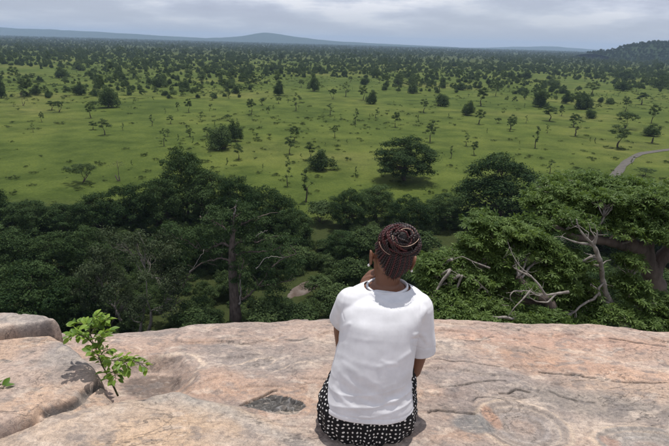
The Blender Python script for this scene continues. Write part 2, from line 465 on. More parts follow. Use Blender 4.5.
def foliation(X, Y):
    """fine broken seams that run with the grain of the rock, 0..1"""
    wx, wy = X + .05 * fbm(X * 4, Y * 4, 601, 3), Y + .035 * fbm(X * 5, Y * 5, 602, 3) + .06 * X
    a = np.abs(fbm(wx * 2.2, wy * 9, 603, 4)); b = sstep(.0, .25, fbm(X * 3.1 + 8, Y * 5, 604, 3))
    c = np.abs(fbm(wx * 5 + 3, wy * 19, 605, 3)); d = sstep(.05, .3, fbm(X * 4.1 + 2, Y * 6, 606, 3))
    return np.maximum(sstep(.022, .004, a) * b, .7 * sstep(.03, .006, c) * d)
def rock_height(X, Y):
    ye = np.interp(X, E_[:, 0], E_[:, 1]) + 0.03 * fbm(X * 5, X * 0, 77, 4)
    w = 0.10
    z = -0.075 * np.maximum(Y - 1.6, 0) - 1.9 * w * softplus((Y - ye) / w) - 0.35 * softplus((Y - ye - 1.5) / .4) * .4
    near = sstep(6, 2.5, np.hypot(X, Y - 1.5))
    z = z - 1.6 * 0.6 * softplus((np.abs(X) - 5.5) / .6) * 0.6 - 1.0 * softplus((-Y - 5.5) / .6) * 0.6
    z = z + 0.030 * fbm(X * 1.1 + 3, Y * 1.1, 11, 3) + 0.012 * fbm(X * 4, Y * 5.5, 12, 4) + 0.004 * fbm(X * 15, Y * 22, 13, 4) + 0.0016 * fbm(X * 60, Y * 70, 14, 3)
    # exfoliation sheets: low steps that follow a warped level
    lay = fbm(X * 0.9 + 1.7, Y * 2.2 + .4, 21, 4) * 3.2 + Y * 1.3
    fr = lay - np.floor(lay)
    z = z + 0.010 * sstep(0.02, 0.10, fr) * (1 - 0.9 * sstep(0.25, 1.0, fr)) * sstep(1.75, 2.1, Y)
    # near bench (the pale slab along the bottom left) and the hollow behind it
    yb = np.interp(X, bench_y_x[:, 0], bench_y_x[:, 1])
    left = sstep(px2(345, 430)[0], px2(200, 400)[0], X)
    z = z + left * 0.045 * sstep(0.02, -0.06, Y - yb + 0.012 * fbm(X * 9, Y * 9, 41, 3)) * (X > -9)
    h = ell(X, Y, 146, 372, 44, 24, 0.15)
    z = z - 0.060 * sstep(1.1, 0.55, h + 0.34 * fbm(X * 5, Y * 6, 51, 4))
    h2 = ell(X, Y, 215, 372, 30, 14, 0)
    z = z + 0.022 * sstep(1.3, 0.2, h2)
    # dark broken scar
    ins = inside(X, Y, PATCH); dP = polydist(X, Y, PATCH)
    s = (Y - .75 * X) * 26 + .8 * fbm(X * 5, Y * 5, 61, 2)
    s = 3.2 * fbm(X * 9 - Y * 4, Y * 17 - X * 5, 61, 3) + (Y - .5 * X) * 9; saw = (s - np.floor(s))
    z = z - np.where(ins, sstep(-.004, 0.030, dP) * (0.006 + 0.004 * sstep(PATCH_Y0, PATCH_Y1, Y) + 0.014 * saw), 0)
    # shallow ring basins on the right
    for (a, b, rx, ry, rot) in ((524, 420, 44, 24, -0.12), (650, 442, 50, 20, -0.1)):
        e = ell(X, Y, a, b, rx, ry, rot) + 0.03 * fbm(X * 8, Y * 8, 71, 3)
        z = z + 0.005 * np.exp(-((e - 1) / 0.10) ** 2) - 0.010 * sstep(1, 0.6, e) + 0.0013 * np.cos(e * 22) * sstep(1.1, 0.9, e) 
    z = z - .0045 * foliation(X, Y)
    for ol in (crest([(113, 398), (95, 401), (72, 407), (50, 414), (22, 426), (0, 435), (-40, 452)]),):
        z = z - .045 * sstep(.030, .006, polydist(X, Y, ol))
    for pts, wd, dp in cracks:
        P_ = crest(pts)
        wob = 0.5 + 0.5 * (fbm(X * 30, Y * 30, 81, 3) + 1)
        d = polydist(X + .006 * fbm(X * 16, Y * 16, 84, 3), Y + .008 * fbm(X * 16, Y * 16, 85, 3), P_)
        z = z - 1.3 * dp * np.exp(-(d / (.0022 + wd * .28)) ** 2) * (.35 + .65 * sstep(-.35, .15, fbm(X * 9, Y * 9, 83, 2)))
        up = sstep(.02, .0, d) * (Y > np.interp(X, [q[0] for q in P_], [q[1] for q in P_])); z = z + .25 * dp * up
    return z

def rock_colour(X, Y, Z):
    n = X.size; sh = X.shape
    def C(r, g, b): return np.array([r, g, b])[None, :]
    x, y = X.ravel(), Y.ravel()
    base = np.repeat(C(.355, .270, .222), n, 0)
    def mix(base, col, f):
        f = np.clip(f, 0, 1)[:, None]
        return base * (1 - f) + col * f
    wx, wy = x + 0.10 * fbm(x * 3, y * 3, 101, 4), y + 0.08 * fbm(x * 3 + 9, y * 3, 102, 4)
    base = mix(base, C(.255, .215, .190), 0.8 * sstep(0.0, 0.35, fbm(wx * 1.1, wy * 3.0, 103, 5)))
    base = mix(base, C(.385, .255, .180), 0.6 * sstep(0.05, 0.40, fbm(wx * 0.9 + 5, wy * 3.6 + 2, 104, 5)))
    base = mix(base, C(.43, .36, .30), 0.6 * sstep(0.10, 0.45, fbm(wx * 1.8 + 1, wy * 4.6 + 7, 105, 5)))
    base = mix(base, C(.20, .165, .15), 0.55 * sstep(0.20, 0.5, fbm(wx * 5, wy * 9 + 7, 106, 5)))
    # named patches
    def blob(px, py, rx, ry, rot=0.0, soft=0.35, seed=1):
        e = ell(x, y, px, py, rx, ry, rot) + 0.28 * fbm(x * 7, y * 7, 110 + seed, 5)
        return sstep(1 + soft, 1 - soft, e)
    base = mix(base, C(.40, .245, .165), .6 * blob(600, 360, 95, 9, -.25, .5, 2))
    base = mix(base, C(.41, .285, .20), .55 * blob(640, 385, 70, 12, -.25, .5, 3))
    base = mix(base, C(.40, .255, .19), .6 * blob(560, 328, 110, 8, -.05, .5, 4))
    base = mix(base, C(.225, .20, .175), .75 * blob(600, 398, 85, 14, -.2, .5, 5))
    base = mix(base, C(.24, .215, .20), .6 * blob(470, 372, 60, 12, 0, .6, 6))
    base = mix(base, C(.25, .22, .20), .6 * blob(235, 345, 55, 12, 0.1, .6, 7))
    base = mix(base, C(.235, .215, .20), .6 * blob(262, 358, 50, 10, 0.1, .6, 8))
    base = mix(base, C(.38, .255, .185), .6 * blob(210, 378, 55, 14, 0, .6, 9))
    # near bench: paler, buff
    yb = np.interp(x, bench_y_x[:, 0], bench_y_x[:, 1])
    left = sstep(px2(350, 440)[0], px2(220, 400)[0], x)
    nb = left * sstep(0.03, -0.05, y - yb)
    buff = mix(np.repeat(C(.37, .295, .235), n, 0), C(.30, .27, .235), sstep(-.1, .35, fbm(wx * 2.2, wy * 3, 120, 5)))
    buff = mix(buff, C(.42, .30, .20), .7 * sstep(.1, .4, fbm(wx * 1.7 + 3, wy * 2.4, 121, 4)))
    base = mix(base, buff, nb)
    band = polydist(x, y, crest([(196, 402), (225, 412), (252, 428), (300, 446)]))
    base = mix(base, C(.32, .305, .28), .5 * sstep(.06, .01, band + .02 * fbm(x * 12, y * 12, 122, 3)))
    # hollow floor: brown grey, with the far wall's shade painted into the colour
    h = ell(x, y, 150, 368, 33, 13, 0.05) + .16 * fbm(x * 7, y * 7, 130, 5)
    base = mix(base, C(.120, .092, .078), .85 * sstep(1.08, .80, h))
    # dark scar
    ins = inside(x, y, PATCH) & (polydist(x, y, PATCH) > .004)
    sc = fbm(x * 22, (y - .75 * x) * 60, 140, 4)
    ss = (y - .75 * x) * 26 + .8 * fbm(x * 5, y * 5, 61, 2); ss = 3.2 * fbm(x * 9 - y * 4, y * 17 - x * 5, 61, 3) + (y - .5 * x) * 9; ss = ss - np.floor(ss)
    base = np.where(ins[:, None], C(.058, .055, .052) + (sc[:, None] * .05) + (np.exp(-((ss - .06) / .07) ** 2) * .13)[:, None], base)
    # rings
    for (a, b, rx, ry, rot, mid, ctr) in ((524, 420, 44, 24, -0.12, (.26, .225, .20), (.30, .225, .18)), (650, 442, 50, 20, -0.1, (.24, .22, .20), (.27, .21, .18))):
        e = ell(x, y, a, b, rx, ry, rot) + 0.05 * fbm(x * 8, y * 8, 71, 4)
        base = mix(base, np.array(mid)[None, :] + (.032 * np.sin(e * 26) + .05 * fbm(x * 14, y * 14, 72, 4))[:, None], .95 * sstep(1.02, .94, e))
        base = mix(base, np.array(ctr)[None, :], .6 * sstep(.45, .2, e))
        base = mix(base, C(.42, .34, .265), .95 * np.exp(-((e - 1.05) / .06) ** 2) + .6 * np.exp(-((e - .80) / .03) ** 2) + .4 * np.exp(-((e - 1.22) / .03) ** 2))
    base = mix(base, C(.34, .20, .135), .7 * blob(492, 411, 7, 9, .3, .3, 11))
    base = mix(base, C(.33, .20, .15), .6 * blob(612, 436, 10, 6, 0, .3, 12))
    base = mix(base, C(.150, .152, .150), .8 * blob(476, 420, 22, 10, -.1, .2, 10))
    for pts, wd, st in veins:
        d = polydist(x, y, crest(pts)) + .012 * fbm(x * 22, y * 22, 150, 4)
        base = mix(base, C(.52, .42, .33), st * sstep(wd, wd * .2, d) * (.5 + .5 * sstep(-.3, .3, fbm(x * 30, y * 30, 151, 3))))
    for pts, wd, dp in cracks:
        d = polydist(x + .006 * fbm(x * 16, y * 16, 84, 3), y + .008 * fbm(x * 16, y * 16, 85, 3), crest(pts))
        base = mix(base, C(.035, .031, .029), (1.0 * np.exp(-(d / (.0022 + wd * .28)) ** 2)) * (.65 + .35 * sstep(-.35, .15, fbm(x * 9, y * 9, 83, 2))) + .15 * sstep(wd * 4, wd, d))
    inr = np.minimum(ell(x, y, 524, 420, 44, 24, -.12), ell(x, y, 650, 442, 50, 20, -.1)); outr = sstep(.9, 1.3, inr) * .8 + .2
    base = mix(base, C(.13, .11, .10), .55 * outr * foliation(x, y))
    base = mix(base, C(.17, .15, .14), .55 * outr * sstep(.22, .42, fbm(x * 16, y * 26, 170, 4)))
    base = mix(base, C(.50, .42, .35), .45 * sstep(.25, .45, fbm(x * 13 + 4, y * 24, 171, 4)))
    base = base * (1 + .12 * fbm(x * 22, y * 22, 160, 4) + .10 * fbm(x * 70, y * 70, 161, 3))[:, None]
    return np.clip(base, .02, .7)

m, nt, N, L, out = new_mat('granite')
at = N.new('ShaderNodeAttribute'); at.attribute_name = 'stain'
g = N.new('ShaderNodeNewGeometry')
sp = noise_tex(nt, 260, 3, 0.75, g.outputs['Position'])
sp2 = noise_tex(nt, 55, 6, 0.7, g.outputs['Position'])
sp3 = noise_tex(nt, 9, 6, 0.6, g.outputs['Position'], 0.6)
vo = N.new('ShaderNodeTexVoronoi'); vo.inputs['Scale'].default_value = 210; L.new(g.outputs['Position'], vo.inputs['Vector'])
c = mixrgb(nt, 1.0, at.outputs['Color'], ramp(nt, sp, [(0.36, (0.68, 0.68, 0.70)), (0.47, (0.97, 0.97, 0.97)), (0.56, (1.03, 1.02, 1.01)), (0.66, (1.26, 1.24, 1.22))]), 'MULTIPLY')
c = mixrgb(nt, 1.0, c, ramp(nt, sp2, [(0.34, (0.70, 0.69, 0.70)), (0.5, (1, 1, 1)), (0.66, (1.22, 1.20, 1.18))]), 'MULTIPLY')
c = mixrgb(nt, 1.0, c, ramp(nt, sp3, [(0.32, (0.84, 0.85, 0.88)), (0.68, (1.12, 1.09, 1.06))]), 'MULTIPLY')
c = mixrgb(nt, mth(nt, 'MULTIPLY', mth(nt, 'LESS_THAN', vo.outputs['Distance'], 0.16), 0.5), c, (0.05, 0.045, 0.042))
mp = N.new('ShaderNodeMapping'); mp.inputs['Scale'].default_value = (1.0, 2.6, 1.0); mp.inputs['Rotation'].default_value = (0, 0, .12); L.new(g.outputs['Position'], mp.inputs[0])
ln = noise_tex(nt, 3.1, 9, 0.62, mp.outputs[0], 0.9); gate = noise_tex(nt, 2.3, 3, 0.5, g.outputs['Position'])
ridge_ = mth(nt, 'SUBTRACT', 1.0, mth(nt, 'MULTIPLY', mth(nt, 'ABSOLUTE', mth(nt, 'SUBTRACT', ln, 0.5)), 95.0), True)
fl = noise_tex(nt, 34, 8, 0.68, mp.outputs[0], 0.4); fl2 = noise_tex(nt, 13, 8, 0.66, mp.outputs[0], 0.8)
hair_ = mth(nt, 'MULTIPLY', ridge_, mth(nt, 'MULTIPLY', mth(nt, 'SUBTRACT', gate, 0.47), 9.0, True))
c = mixrgb(nt, mth(nt, 'MULTIPLY', hair_, 0.7), c, (0.085, 0.072, 0.064))
ln2 = noise_tex(nt, 5.0, 8, 0.6, mp.outputs[0], 1.4)
pale = mth(nt, 'MULTIPLY', mth(nt, 'SUBTRACT', 1.0, mth(nt, 'MULTIPLY', mth(nt, 'ABSOLUTE', mth(nt, 'SUBTRACT', ln2, 0.52)), 60.0), True), mth(nt, 'MULTIPLY', mth(nt, 'SUBTRACT', 0.50, gate), 7.0, True))
c = mixrgb(nt, mth(nt, 'MULTIPLY', pale, 0.35), c, (0.52, 0.44, 0.37))
c = mixrgb(nt, mth(nt, 'MULTIPLY', mth(nt, 'MULTIPLY', mth(nt, 'SUBTRACT', fl, 0.585), 30.0, True), 0.42), c, (0.12, 0.105, 0.098))
c = mixrgb(nt, mth(nt, 'MULTIPLY', mth(nt, 'MULTIPLY', mth(nt, 'SUBTRACT', 0.41, fl), 30.0, True), 0.30), c, (0.56, 0.48, 0.41))
c = mixrgb(nt, mth(nt, 'MULTIPLY', mth(nt, 'MULTIPLY', mth(nt, 'SUBTRACT', fl2, 0.57), 24.0, True), 0.28), c, (0.20, 0.175, 0.165))
p = N.new('ShaderNodeBsdfPrincipled'); p.inputs['Roughness'].default_value = 0.82; p.inputs['Specular IOR Level'].default_value = 0.35
L.new(c, p.inputs['Base Color'])
hgt = mth(nt, 'SUBTRACT', mth(nt, 'ADD', mth(nt, 'MULTIPLY', sp2, 1.0), mth(nt, 'MULTIPLY', sp, 0.3)), mth(nt, 'MULTIPLY', hair_, 0.8))
bp = N.new('ShaderNodeBump'); bp.inputs['Strength'].default_value = 0.6; bp.inputs['Distance'].default_value = 0.004
L.new(hgt, bp.inputs['Height']); L.new(bp.outputs[0], p.inputs['Normal'])
L.new(p.outputs[0], out.inputs['Surface']); M['granite'] = m

rx_ = axis(-9, 9, -2.15, 2.15, 0.0037, 1.14); ry_ = axis(-8, 7.5, 1.4, 3.25, 0.0043, 1.11)
RX, RY = np.meshgrid(rx_, ry_)
RZ = rock_height(RX, RY)
rc = rock_colour(RX, RY, RZ)
me = np_mesh('rock_outcrop', np.stack([RX, RY, RZ], -1).reshape(-1, 3), grid_faces(len(rx_), len(ry_)), M['granite'], {'stain': rc})
tag(link('rock_outcrop', me), 'bare pinkish granite outcrop with cracks and ring stains where the woman sits', None, None, 'structure')

def boulder(name, label, poly_px, zref, top, R, lean, tint, seed, slope=(0, 0), extra=None):
    """rounded slab standing on the outcrop; outline given where it sits, thickness real"""
    P_ = np.array([px2(a, b, zref) for a, b in poly_px]); P_ = np.vstack([P_, P_[:1]])
    lo, hi = P_.min(0) - .03, P_.max(0) + .03
    st = 0.0055
    xs = np.arange(lo[0], hi[0], st); ys = np.arange(lo[1], hi[1], st)
    X, Y = np.meshgrid(xs, ys)
    Xw = X + .010 * fbm(X * 9, Y * 9, seed, 4); Yw = Y + .010 * fbm(X * 9, Y * 9, seed + 5, 4)
    pl = [tuple(q) for q in P_]
    d = polydist(Xw, Yw, pl) * np.where(inside(Xw, Yw, pl), 1, -1)
    c0 = P_.mean(0)
    brk = np.maximum(0, fbm(X * 3.2, Y * 3.2, seed + 11, 4)); body = top - .007 * sstep(.10, .14, brk) + slope[0] * (X - c0[0]) + slope[1] * (Y - c0[1]) + .018 * fbm(X * 2.2, Y * 2.2, seed + 1, 3) + .007 * fbm(X * 8, Y * 8, seed + 2, 4) + .0025 * fbm(X * 30, Y * 30, seed + 3, 4)
    if extra is not None: body = body + extra(X, Y)
    t = np.clip(d / R, 0, 1)
    edge = np.sqrt(np.maximum(1 - (1 - t) ** 2, 0)) ** .6
    floor = rock_height(X, Y) - .05
    Z = floor + (body - floor) * edge
    keep = d > -st * 1.6
    Z = np.where(d < 0, floor, Z)
    F = grid_faces(len(xs), len(ys)); kf = keep.ravel()
    F = F[kf[F].all(1)]
    col = rock_colour(X, Y, Z)
    n = X.size; x, y = X.ravel(), Y.ravel()
    own = np.array([.365, .285, .235])[None, :] * np.ones((n, 1))
    def mix(a, c, f): f = np.clip(f, 0, 1)[:, None]; return a * (1 - f) + np.array(c)[None, :] * f
    own = mix(own, (.28, .255, .235), .85 * sstep(-.05, .35, fbm(x * 2.6, y * 3.4, seed + 7, 5)))
    own = mix(own, (.41, .285, .20), .7 * sstep(.05, .35, fbm(x * 2.0 + 4, y * 3.0, seed + 8, 5)))
    own = mix(own, (.17, .155, .145), .5 * sstep(.2, .5, fbm(x * 7 + 4, y * 8.0, seed + 9, 5)))
    if extra is not None:
        crk = polydist(x, y, crest([(100, 374), (94, 379), (86, 385), (79, 393), (70, 399), (56, 404), (44, 408)], .085)); own = mix(own, (.10, .085, .075), 1.0 * sstep(.013, .004, crk))
        crk = polydist(x, y, crest([(-5, 362), (3, 358), (10, 360)], .08)); own = mix(own, (.09, .08, .075), .8 * sstep(.012, .004, crk))
    own = mix(own, (.12, .10, .09), .5 * foliation(x, y))
    own = mix(own, (.16, .145, .135), .55 * sstep(.22, .42, fbm(x * 16, y * 26, 170, 4)))
    own = mix(own, (.48, .41, .34), .4 * sstep(.25, .45, fbm(x * 13 + 4, y * 24, 171, 4)))
    own *= (1 + .12 * fbm(x * 22, y * 22, 160, 4))[:, None]
    used = np.unique(F); rm = -np.ones(n, int); rm[used] = np.arange(len(used))
    V = np.stack([X, Y, Z], -1).reshape(-1, 3)[used]
    me = np_mesh(name, V, rm[F], M['granite'], {'stain': own[used]})
    return tag(link(name, me), label, 'boulder')
def lb_extra(X, Y):
    # lower right shoulder breaks away along a diagonal crack
    P_ = crest([(100, 374), (94, 379), (86, 385), (79, 393), (70, 399), (56, 404), (44, 408)], .085)
    d = polydist(X, Y, P_)
    yl = np.interp(X, [p[0] for p in P_[::-1]], [p[1] for p in P_[::-1]])
    below = (Y < yl) & (X > P_[-1][0] - .02)
    return -.035 * np.exp(-(d / .009) ** 2) - np.where(below, .028 * sstep(0, .008, d) + .18 * d, 0)
boulder('boulder', 'large rounded grey and buff granite slab at the left, behind the leafy sapling\'s stem',
        [(-70, 350), (-20, 343), (0, 340.5), (30, 336.5), (56, 335), (72, 346), (92, 361), (104, 377), (116, 400), (100, 406), (76, 412), (52, 418), (22, 429), (0, 438), (-40, 456), (-90, 466)],
        .04, .085, .055, 0, 0, 200, (0.0, -0.05), lb_extra)
boulder('boulder', 'thin upper granite slab at the left edge, beyond a dark crack from the large slab',
        [(-90, 318), (-30, 315), (0, 318), (28, 320), (50, 323), (61, 331), (52, 333.5), (34, 334.5), (14, 338), (0, 341), (-40, 347), (-100, 350)],
        .02, .078, .022, 0, 0, 300, (0.02, -0.16))

# ------------------------------------------------------------------ trees: prototypes
def unit(v): return v / (np.linalg.norm(v, axis=-1, keepdims=True) + 1e-12)
def leaf_quads(rng, C_, N_, size, aspect=0.55):
    """diamond leaf faces at centres C_, facing N_"""
    n = len(C_)
    a = unit(np.cross(N_, unit(rng.normal(size=(n, 3))))); b = unit(np.cross(N_, a))
    s = size * rng.uniform(.6, 1.3, (n, 1))
    return np.stack([C_ - a * s * .5, C_ - b * s * .5 * aspect, C_ + a * s * .5, C_ + b * s * .5 * aspect], 1)
def crown_points(rng, blobs, n, shell=0.22, lump=0.25):
    c = np.array([b[0] for b in blobs]); r = np.array([b[1] for b in blobs])
    w = (r.prod(1)) ** (2 / 3); w /= w.sum()
    k = rng.choice(len(blobs), n, p=w)
    d = unit(rng.normal(size=(n, 3)))
    d[:, 2] = np.where(d[:, 2] < -.35, -d[:, 2], d[:, 2])
    q = d * 2.3 + k[:, None] * 3.7
    lum = fbm(q[:, 0] + q[:, 2], q[:, 1] - q[:, 2], 5, 3)
    rad = (1 - np.abs(rng.normal(0, shell, n))) * (1 + lump * 1.6 * lum)
    rad = np.clip(rad, .05, 1.5)
    P = c[k] + d * r[k] * rad[:, None]
    btone = rng.uniform(-.24, .24, len(blobs))
    return P, d, k, btone[k] + .25 * lum
def crown_mesh(name, rng, blobs, n, size, mat, shell=.22, lump=.25, aspect=.6, zmin=None):
    P, d, k, bt = crown_points(rng, blobs, n, shell, lump)
    if zmin is not None: P[:, 2] = np.maximum(P[:, 2], zmin + rng.uniform(0, .3, n))
    Nn = unit(d * 1.25 + rng.normal(size=(n, 3)) * .55 + np.array([0, 0, .25]))
    tone = np.clip(.5 + bt + rng.normal(0, .17, n), 0, 1)
    mb = MB(); mb.quads(leaf_quads(rng, P, Nn, size, aspect), tone)
    return mb.mesh(name, mat, False)
def curve(a, b, rng, bend=.15, n=7, up=0.0):
    a, b = np.asarray(a, float), np.asarray(b, float); t = np.linspace(0, 1, n)[:, None]
    Ln = np.linalg.norm(b - a); off = rng.normal(size=3) * bend * Ln; off[2] = off[2] * .4 + up * Ln
    jit = rng.normal(size=(n, 3)) * bend * .12 * Ln; jit[0] = jit[-1] = 0
    return a + (b - a) * t + off * (t * (1 - t) * 2) + jit
def limb_tree(name, rng, blobs, base_r, fork, mat, stems=1, twigs=3, spread=.3, sides=6, lean=0.0, twig_r=.18, extra_up=.1):
    mb = MB(); nodes = []
    for s in range(stems):
        foot = np.array([*(rng.normal(size=2) * (spread * .4 if stems > 1 else 0)), -.4])
        top = np.array([rng.normal() * spread + lean, rng.normal() * spread, fork * rng.uniform(.85, 1.15)])
        P = curve(foot, top, rng, .10, 8)
        mb.tube(P, np.linspace(base_r * 1.25, base_r * .75, 8) / math.sqrt(stems), sides); nodes.append((top, base_r * .7 / math.sqrt(stems)))
    for c, r in blobs:
        c = np.array(c); r = np.array(r)
        d = [np.linalg.norm((c - q[0]) * [1, 1, .6]) for q in nodes[:stems + 6]]
        a, ra = nodes[int(np.argmin(d))]
        rr = min(ra * .62, base_r * .45)
        P = curve(a, c + [0, 0, -.15 * r[2]], rng, .16, 7, extra_up)
        mb.tube(P, np.linspace(rr, rr * .35, 7), max(sides - 1, 4)); nodes.append((P[3], rr * .6))
        for _ in range(twigs):
            dv = unit(rng.normal(size=3) + [0, 0, .4]); i = rng.integers(3, 7)
            mb.tube(curve(P[i], c + dv * r * rng.uniform(.6, 1.02), rng, .2, 5), np.linspace(rr * twig_r * 2, rr * twig_r * .5, 5), 4)
    return mb.mesh(name, mat)

def rand_blobs(rng, n, H, W, z0, r0, r1, flat=.75, dome=True):
    B = []
    for i in range(n):
        a = i * 2.4 + rng.uniform(-.5, .5); q = math.sqrt((i + .3) / n) * .5 * W * rng.uniform(.75, 1.05)
        r = rng.uniform(r0, r1) * H
        zt = H - r * flat
        if dome: zt = z0 + (zt - z0) * (1 - .55 * (q / (W * .5)) ** 2 * rng.uniform(.6, 1.3))
        qq = max(0, q - r * .5)
        B.append(((qq * math.cos(a), qq * math.sin(a), max(zt, z0)), (r, r, r * flat)))
    return B
def dome_blobs(rng, n, c, R_, r0, r1, low=-.45, core=.6):
    B = []
    for i in range(n):
        z = 1 - (1 - low) * (i + .5) / n; a = i * 2.399963 + rng.uniform(-.35, .35); q = math.sqrt(max(0, 1 - z * z))
        s = rng.uniform(.70, 1.06); rr = rng.uniform(r0, r1)
        B.append((np.array(c) + np.array([q * math.cos(a), q * math.sin(a), z]) * np.array(R_) * s, (rr, rr, rr * .8)))
    if core: B.append((np.array(c), tuple(np.array(R_) * core)))
    return B
PROTO = {}
def add_proto(kind, crown, trunk, H, W): PROTO.setdefault(kind, []).append((crown, trunk, H, W))
for v in range(4):      # dense bush to the ground
    r = np.random.default_rng(100 + v); H, W = 4.0, 5.2
    B = []
    for q in range(9):
        a = q * 2.4 + r.uniform(-.4, .4); ro = 1.75 * math.sqrt(q / 9) * r.uniform(.8, 1.1); top = H * (1 - .45 * ro / 1.9) * r.uniform(.72, 1.08); rr = r.uniform(.6, .95)
        for zc_ in np.arange(top - rr * .8, .3, -rr * .95): B.append(((ro * math.cos(a) + r.normal() * .12, ro * math.sin(a) + r.normal() * .12, zc_), (rr, rr, rr * .85))); rr = min(rr * 1.12, 1.1)
    add_proto('bush', crown_mesh('bush_crown', r, B, 7000, .22, M['bush_leaf'], .25, .45, zmin=.02), limb_tree('bush_stems', r, B, .16, .6, M['bark_dark'], 3, 1, .5), H, W)
for v in range(5):      # ordinary savanna tree with a visible stem
    r = np.random.default_rng(200 + v); H, W = 6.0, (4.2, 5.0, 3.8, 5.4, 4.6)[v]
    B = dome_blobs(r, (9, 13, 8, 15, 11)[v], (0, 0, 3.7), (W * .36, W * .36, 1.75), .45, .95, -.8, .45)
    add_proto('tree', crown_mesh('tree_crown', r, B, 3000, .23, M['tree_leaf'], .35, .5), limb_tree('trunk', r, B, .16, 1.7, M['bark_dark'], 1 + v % 2, 2, .3), H, W)
for v in range(3):      # thin, tall and sparse
    r = np.random.default_rng(300 + v); H, W = 6.5, 2.3
    B = [((r.normal() * (.25 + .1 * (6.4 - z)), r.normal() * (.25 + .1 * (6.4 - z)), z), (r.uniform(.25, .55),) * 2 + (r.uniform(.3, .6),)) for z in np.linspace(2.0, 6.2, 13)]
    add_proto('thin', crown_mesh('tree_crown', r, B, 900, .22, M['tree_leaf'], .4, .6), limb_tree('trunk', r, B, .11, 2.2, M['bark_dark'], 1, 2, .15), H, W)
for v in range(3):      # broad, flat-topped
    r = np.random.default_rng(400 + v); H, W = 6.0, 9.0
    B = rand_blobs(r, 16, H, W, 2.8, .10, .18, .85) + dome_blobs(r, 10, (0, 0, 3.6), (2.6, 2.6, 1.8), .6, 1.0, -.6, .4)
    add_proto('broad', crown_mesh('tree_crown', r, B, 5200, .24, M['tree_leaf'], .3, .4), limb_tree('trunk', r, B, .24, 1.6, M['bark_dark'], 2, 3, .5), H, W)
for v in range(2):      # bare
    r = np.random.default_rng(500 + v); H, W = 6.0, 5.0
    B = rand_blobs(r, 9, H, W, 2.6, .12, .2, .9)
    add_proto('bare', crown_mesh('tree_crown', r, B, 130, .2, M['grey_leaf'], .4, .6), limb_tree('trunk', r, B, .17, 1.5, M['bark_mid'], 2, 8, .4), H, W)
for v in range(4):      # tall dense tree of the gallery wood
    r = np.random.default_rng(600 + v); H, W = 11.0, 10.0
    B = dome_blobs(r, 58, (r.normal() * .3, r.normal() * .3, 4.9), (4.0, 4.0, 5.2), .75, 1.45, -.7, .62)
    add_proto('forest', crown_mesh('tree_crown', r, B, 24000, .25, M['forest_leaf'], .20, .5), limb_tree('trunk', r, B, .32, 3.2, M['bark_dark'], 2, 2, .7), H, W)
for v in range(2):      # loose grey-green tree with pale branches
    r = np.random.default_rng(700 + v); H, W = 10.0, 11.0
    B = dome_blobs(r, 34, (0, 0, 5.4), (4.6, 4.6, 3.9), .7, 1.3, -.6, 0)
    add_proto('loose', crown_mesh('tree_crown', r, B, 15000, .19, M['grey_leaf'], .40, .5), limb_tree('trunk', r, B, .24, 2.2, M['bark_grey'], 3, 12, .9, twig_r=.26), H, W)
for v in range(3):      # wood-edge shrub
    r = np.random.default_rng(800 + v); H, W = 4.0, 5.0
    B = rand_blobs(r, 12, H, W, .8, .18, .30, .9)
    add_proto('shrub', crown_mesh('shrub_crown', r, B, 5200, .24, M['bush_leaf'], .3, .4, zmin=.02), limb_tree('shrub_stems', r, B, .13, .7, M['bark_dark'], 4, 2, .6), H, W)

for v in range(2):      # low pale herb clump
    r = np.random.default_rng(850 + v); H, W = 1.6, 3.0
    B = [((r.normal() * .7, r.normal() * .7, r.uniform(.2, .9)), (r.uniform(.35, .7),) * 2 + (r.uniform(.3, .6),)) for _ in range(9)]
    add_proto('low', crown_mesh('shrub_crown', r, B, 1100, .17, M['herb_leaf'], .4, .7, zmin=.02), limb_tree('shrub_stems', r, B, .05, .3, M['bark_dark'], 4, 1, .4, 4), H, W)

NAMES = {'low': 'low_shrub', 'bush': 'bush', 'tree': 'tree', 'thin': 'thin_tree', 'broad': 'broad_tree', 'bare': 'bare_tree', 'forest': 'forest_tree', 'loose': 'loose_tree', 'shrub': 'shrub'}
GROUPS = {'low': 'low shrubs on the open grass', 'bush': 'rounded bushes dotted over the plain', 'tree': 'small trees scattered over the plain', 'thin': 'slender trees standing on the plain',
          'broad': 'broad trees on the plain', 'bare': 'bare trees on the plain', 'forest': 'dense trees of the dark wood below the rock', 'loose': 'loose grey green trees of the wood', 'shrub': 'shrubs around the foot of the rock'}
CATS = {'bush': 'bush', 'shrub': 'shrub', 'low': 'shrub'}
BASE = {}
cnt = {}
FIRST_CROWN = {}
def plant(kind, px, py, hpx, wpx, label, group=None, mat=None, variant=None):
    p = ground_hit(px, py)
    dep = float(np.dot(p - [0, 0, CAM_H], FWD))
    ang = math.atan2(CAM_H - p[2], p[1])
    h = hpx * dep / (F_PX * math.cos(PITCH))
    w = wpx * dep / F_PX
    # thick crowns show their far top edge higher when seen from above
    if kind in ('bush', 'forest', 'shrub', 'broad', 'loose'): h = max(h - 0.25 * w * math.tan(ang) , h * .6)
    i = cnt.get(kind, 0); cnt[kind] = i + 1
    v = (i if variant is None else variant) % len(PROTO[kind])
    crown, trunk, H, W = PROTO[kind][v]
    key = (kind, v)
    rz = RNG.uniform(0, 6.28)
    sc = (w / W, w / W, h / H)
    if key not in BASE:
        t = thing(NAMES[kind], p, label, CATS.get(kind, 'tree'), group or GROUPS[kind], rz, sc)
        link('crown', crown, t); link('trunk' if kind not in ('bush', 'shrub', 'low') else 'stems', trunk, t)
        BASE[key] = t; FIRST_CROWN[key] = t.children[0]
    else:
        t = copy_tree(BASE[key]); t.location = p; t.rotation_euler = (0, 0, rz); t.scale = sc
        tag(t, label, CATS.get(kind, 'tree'), group or GROUPS[kind])
    return t

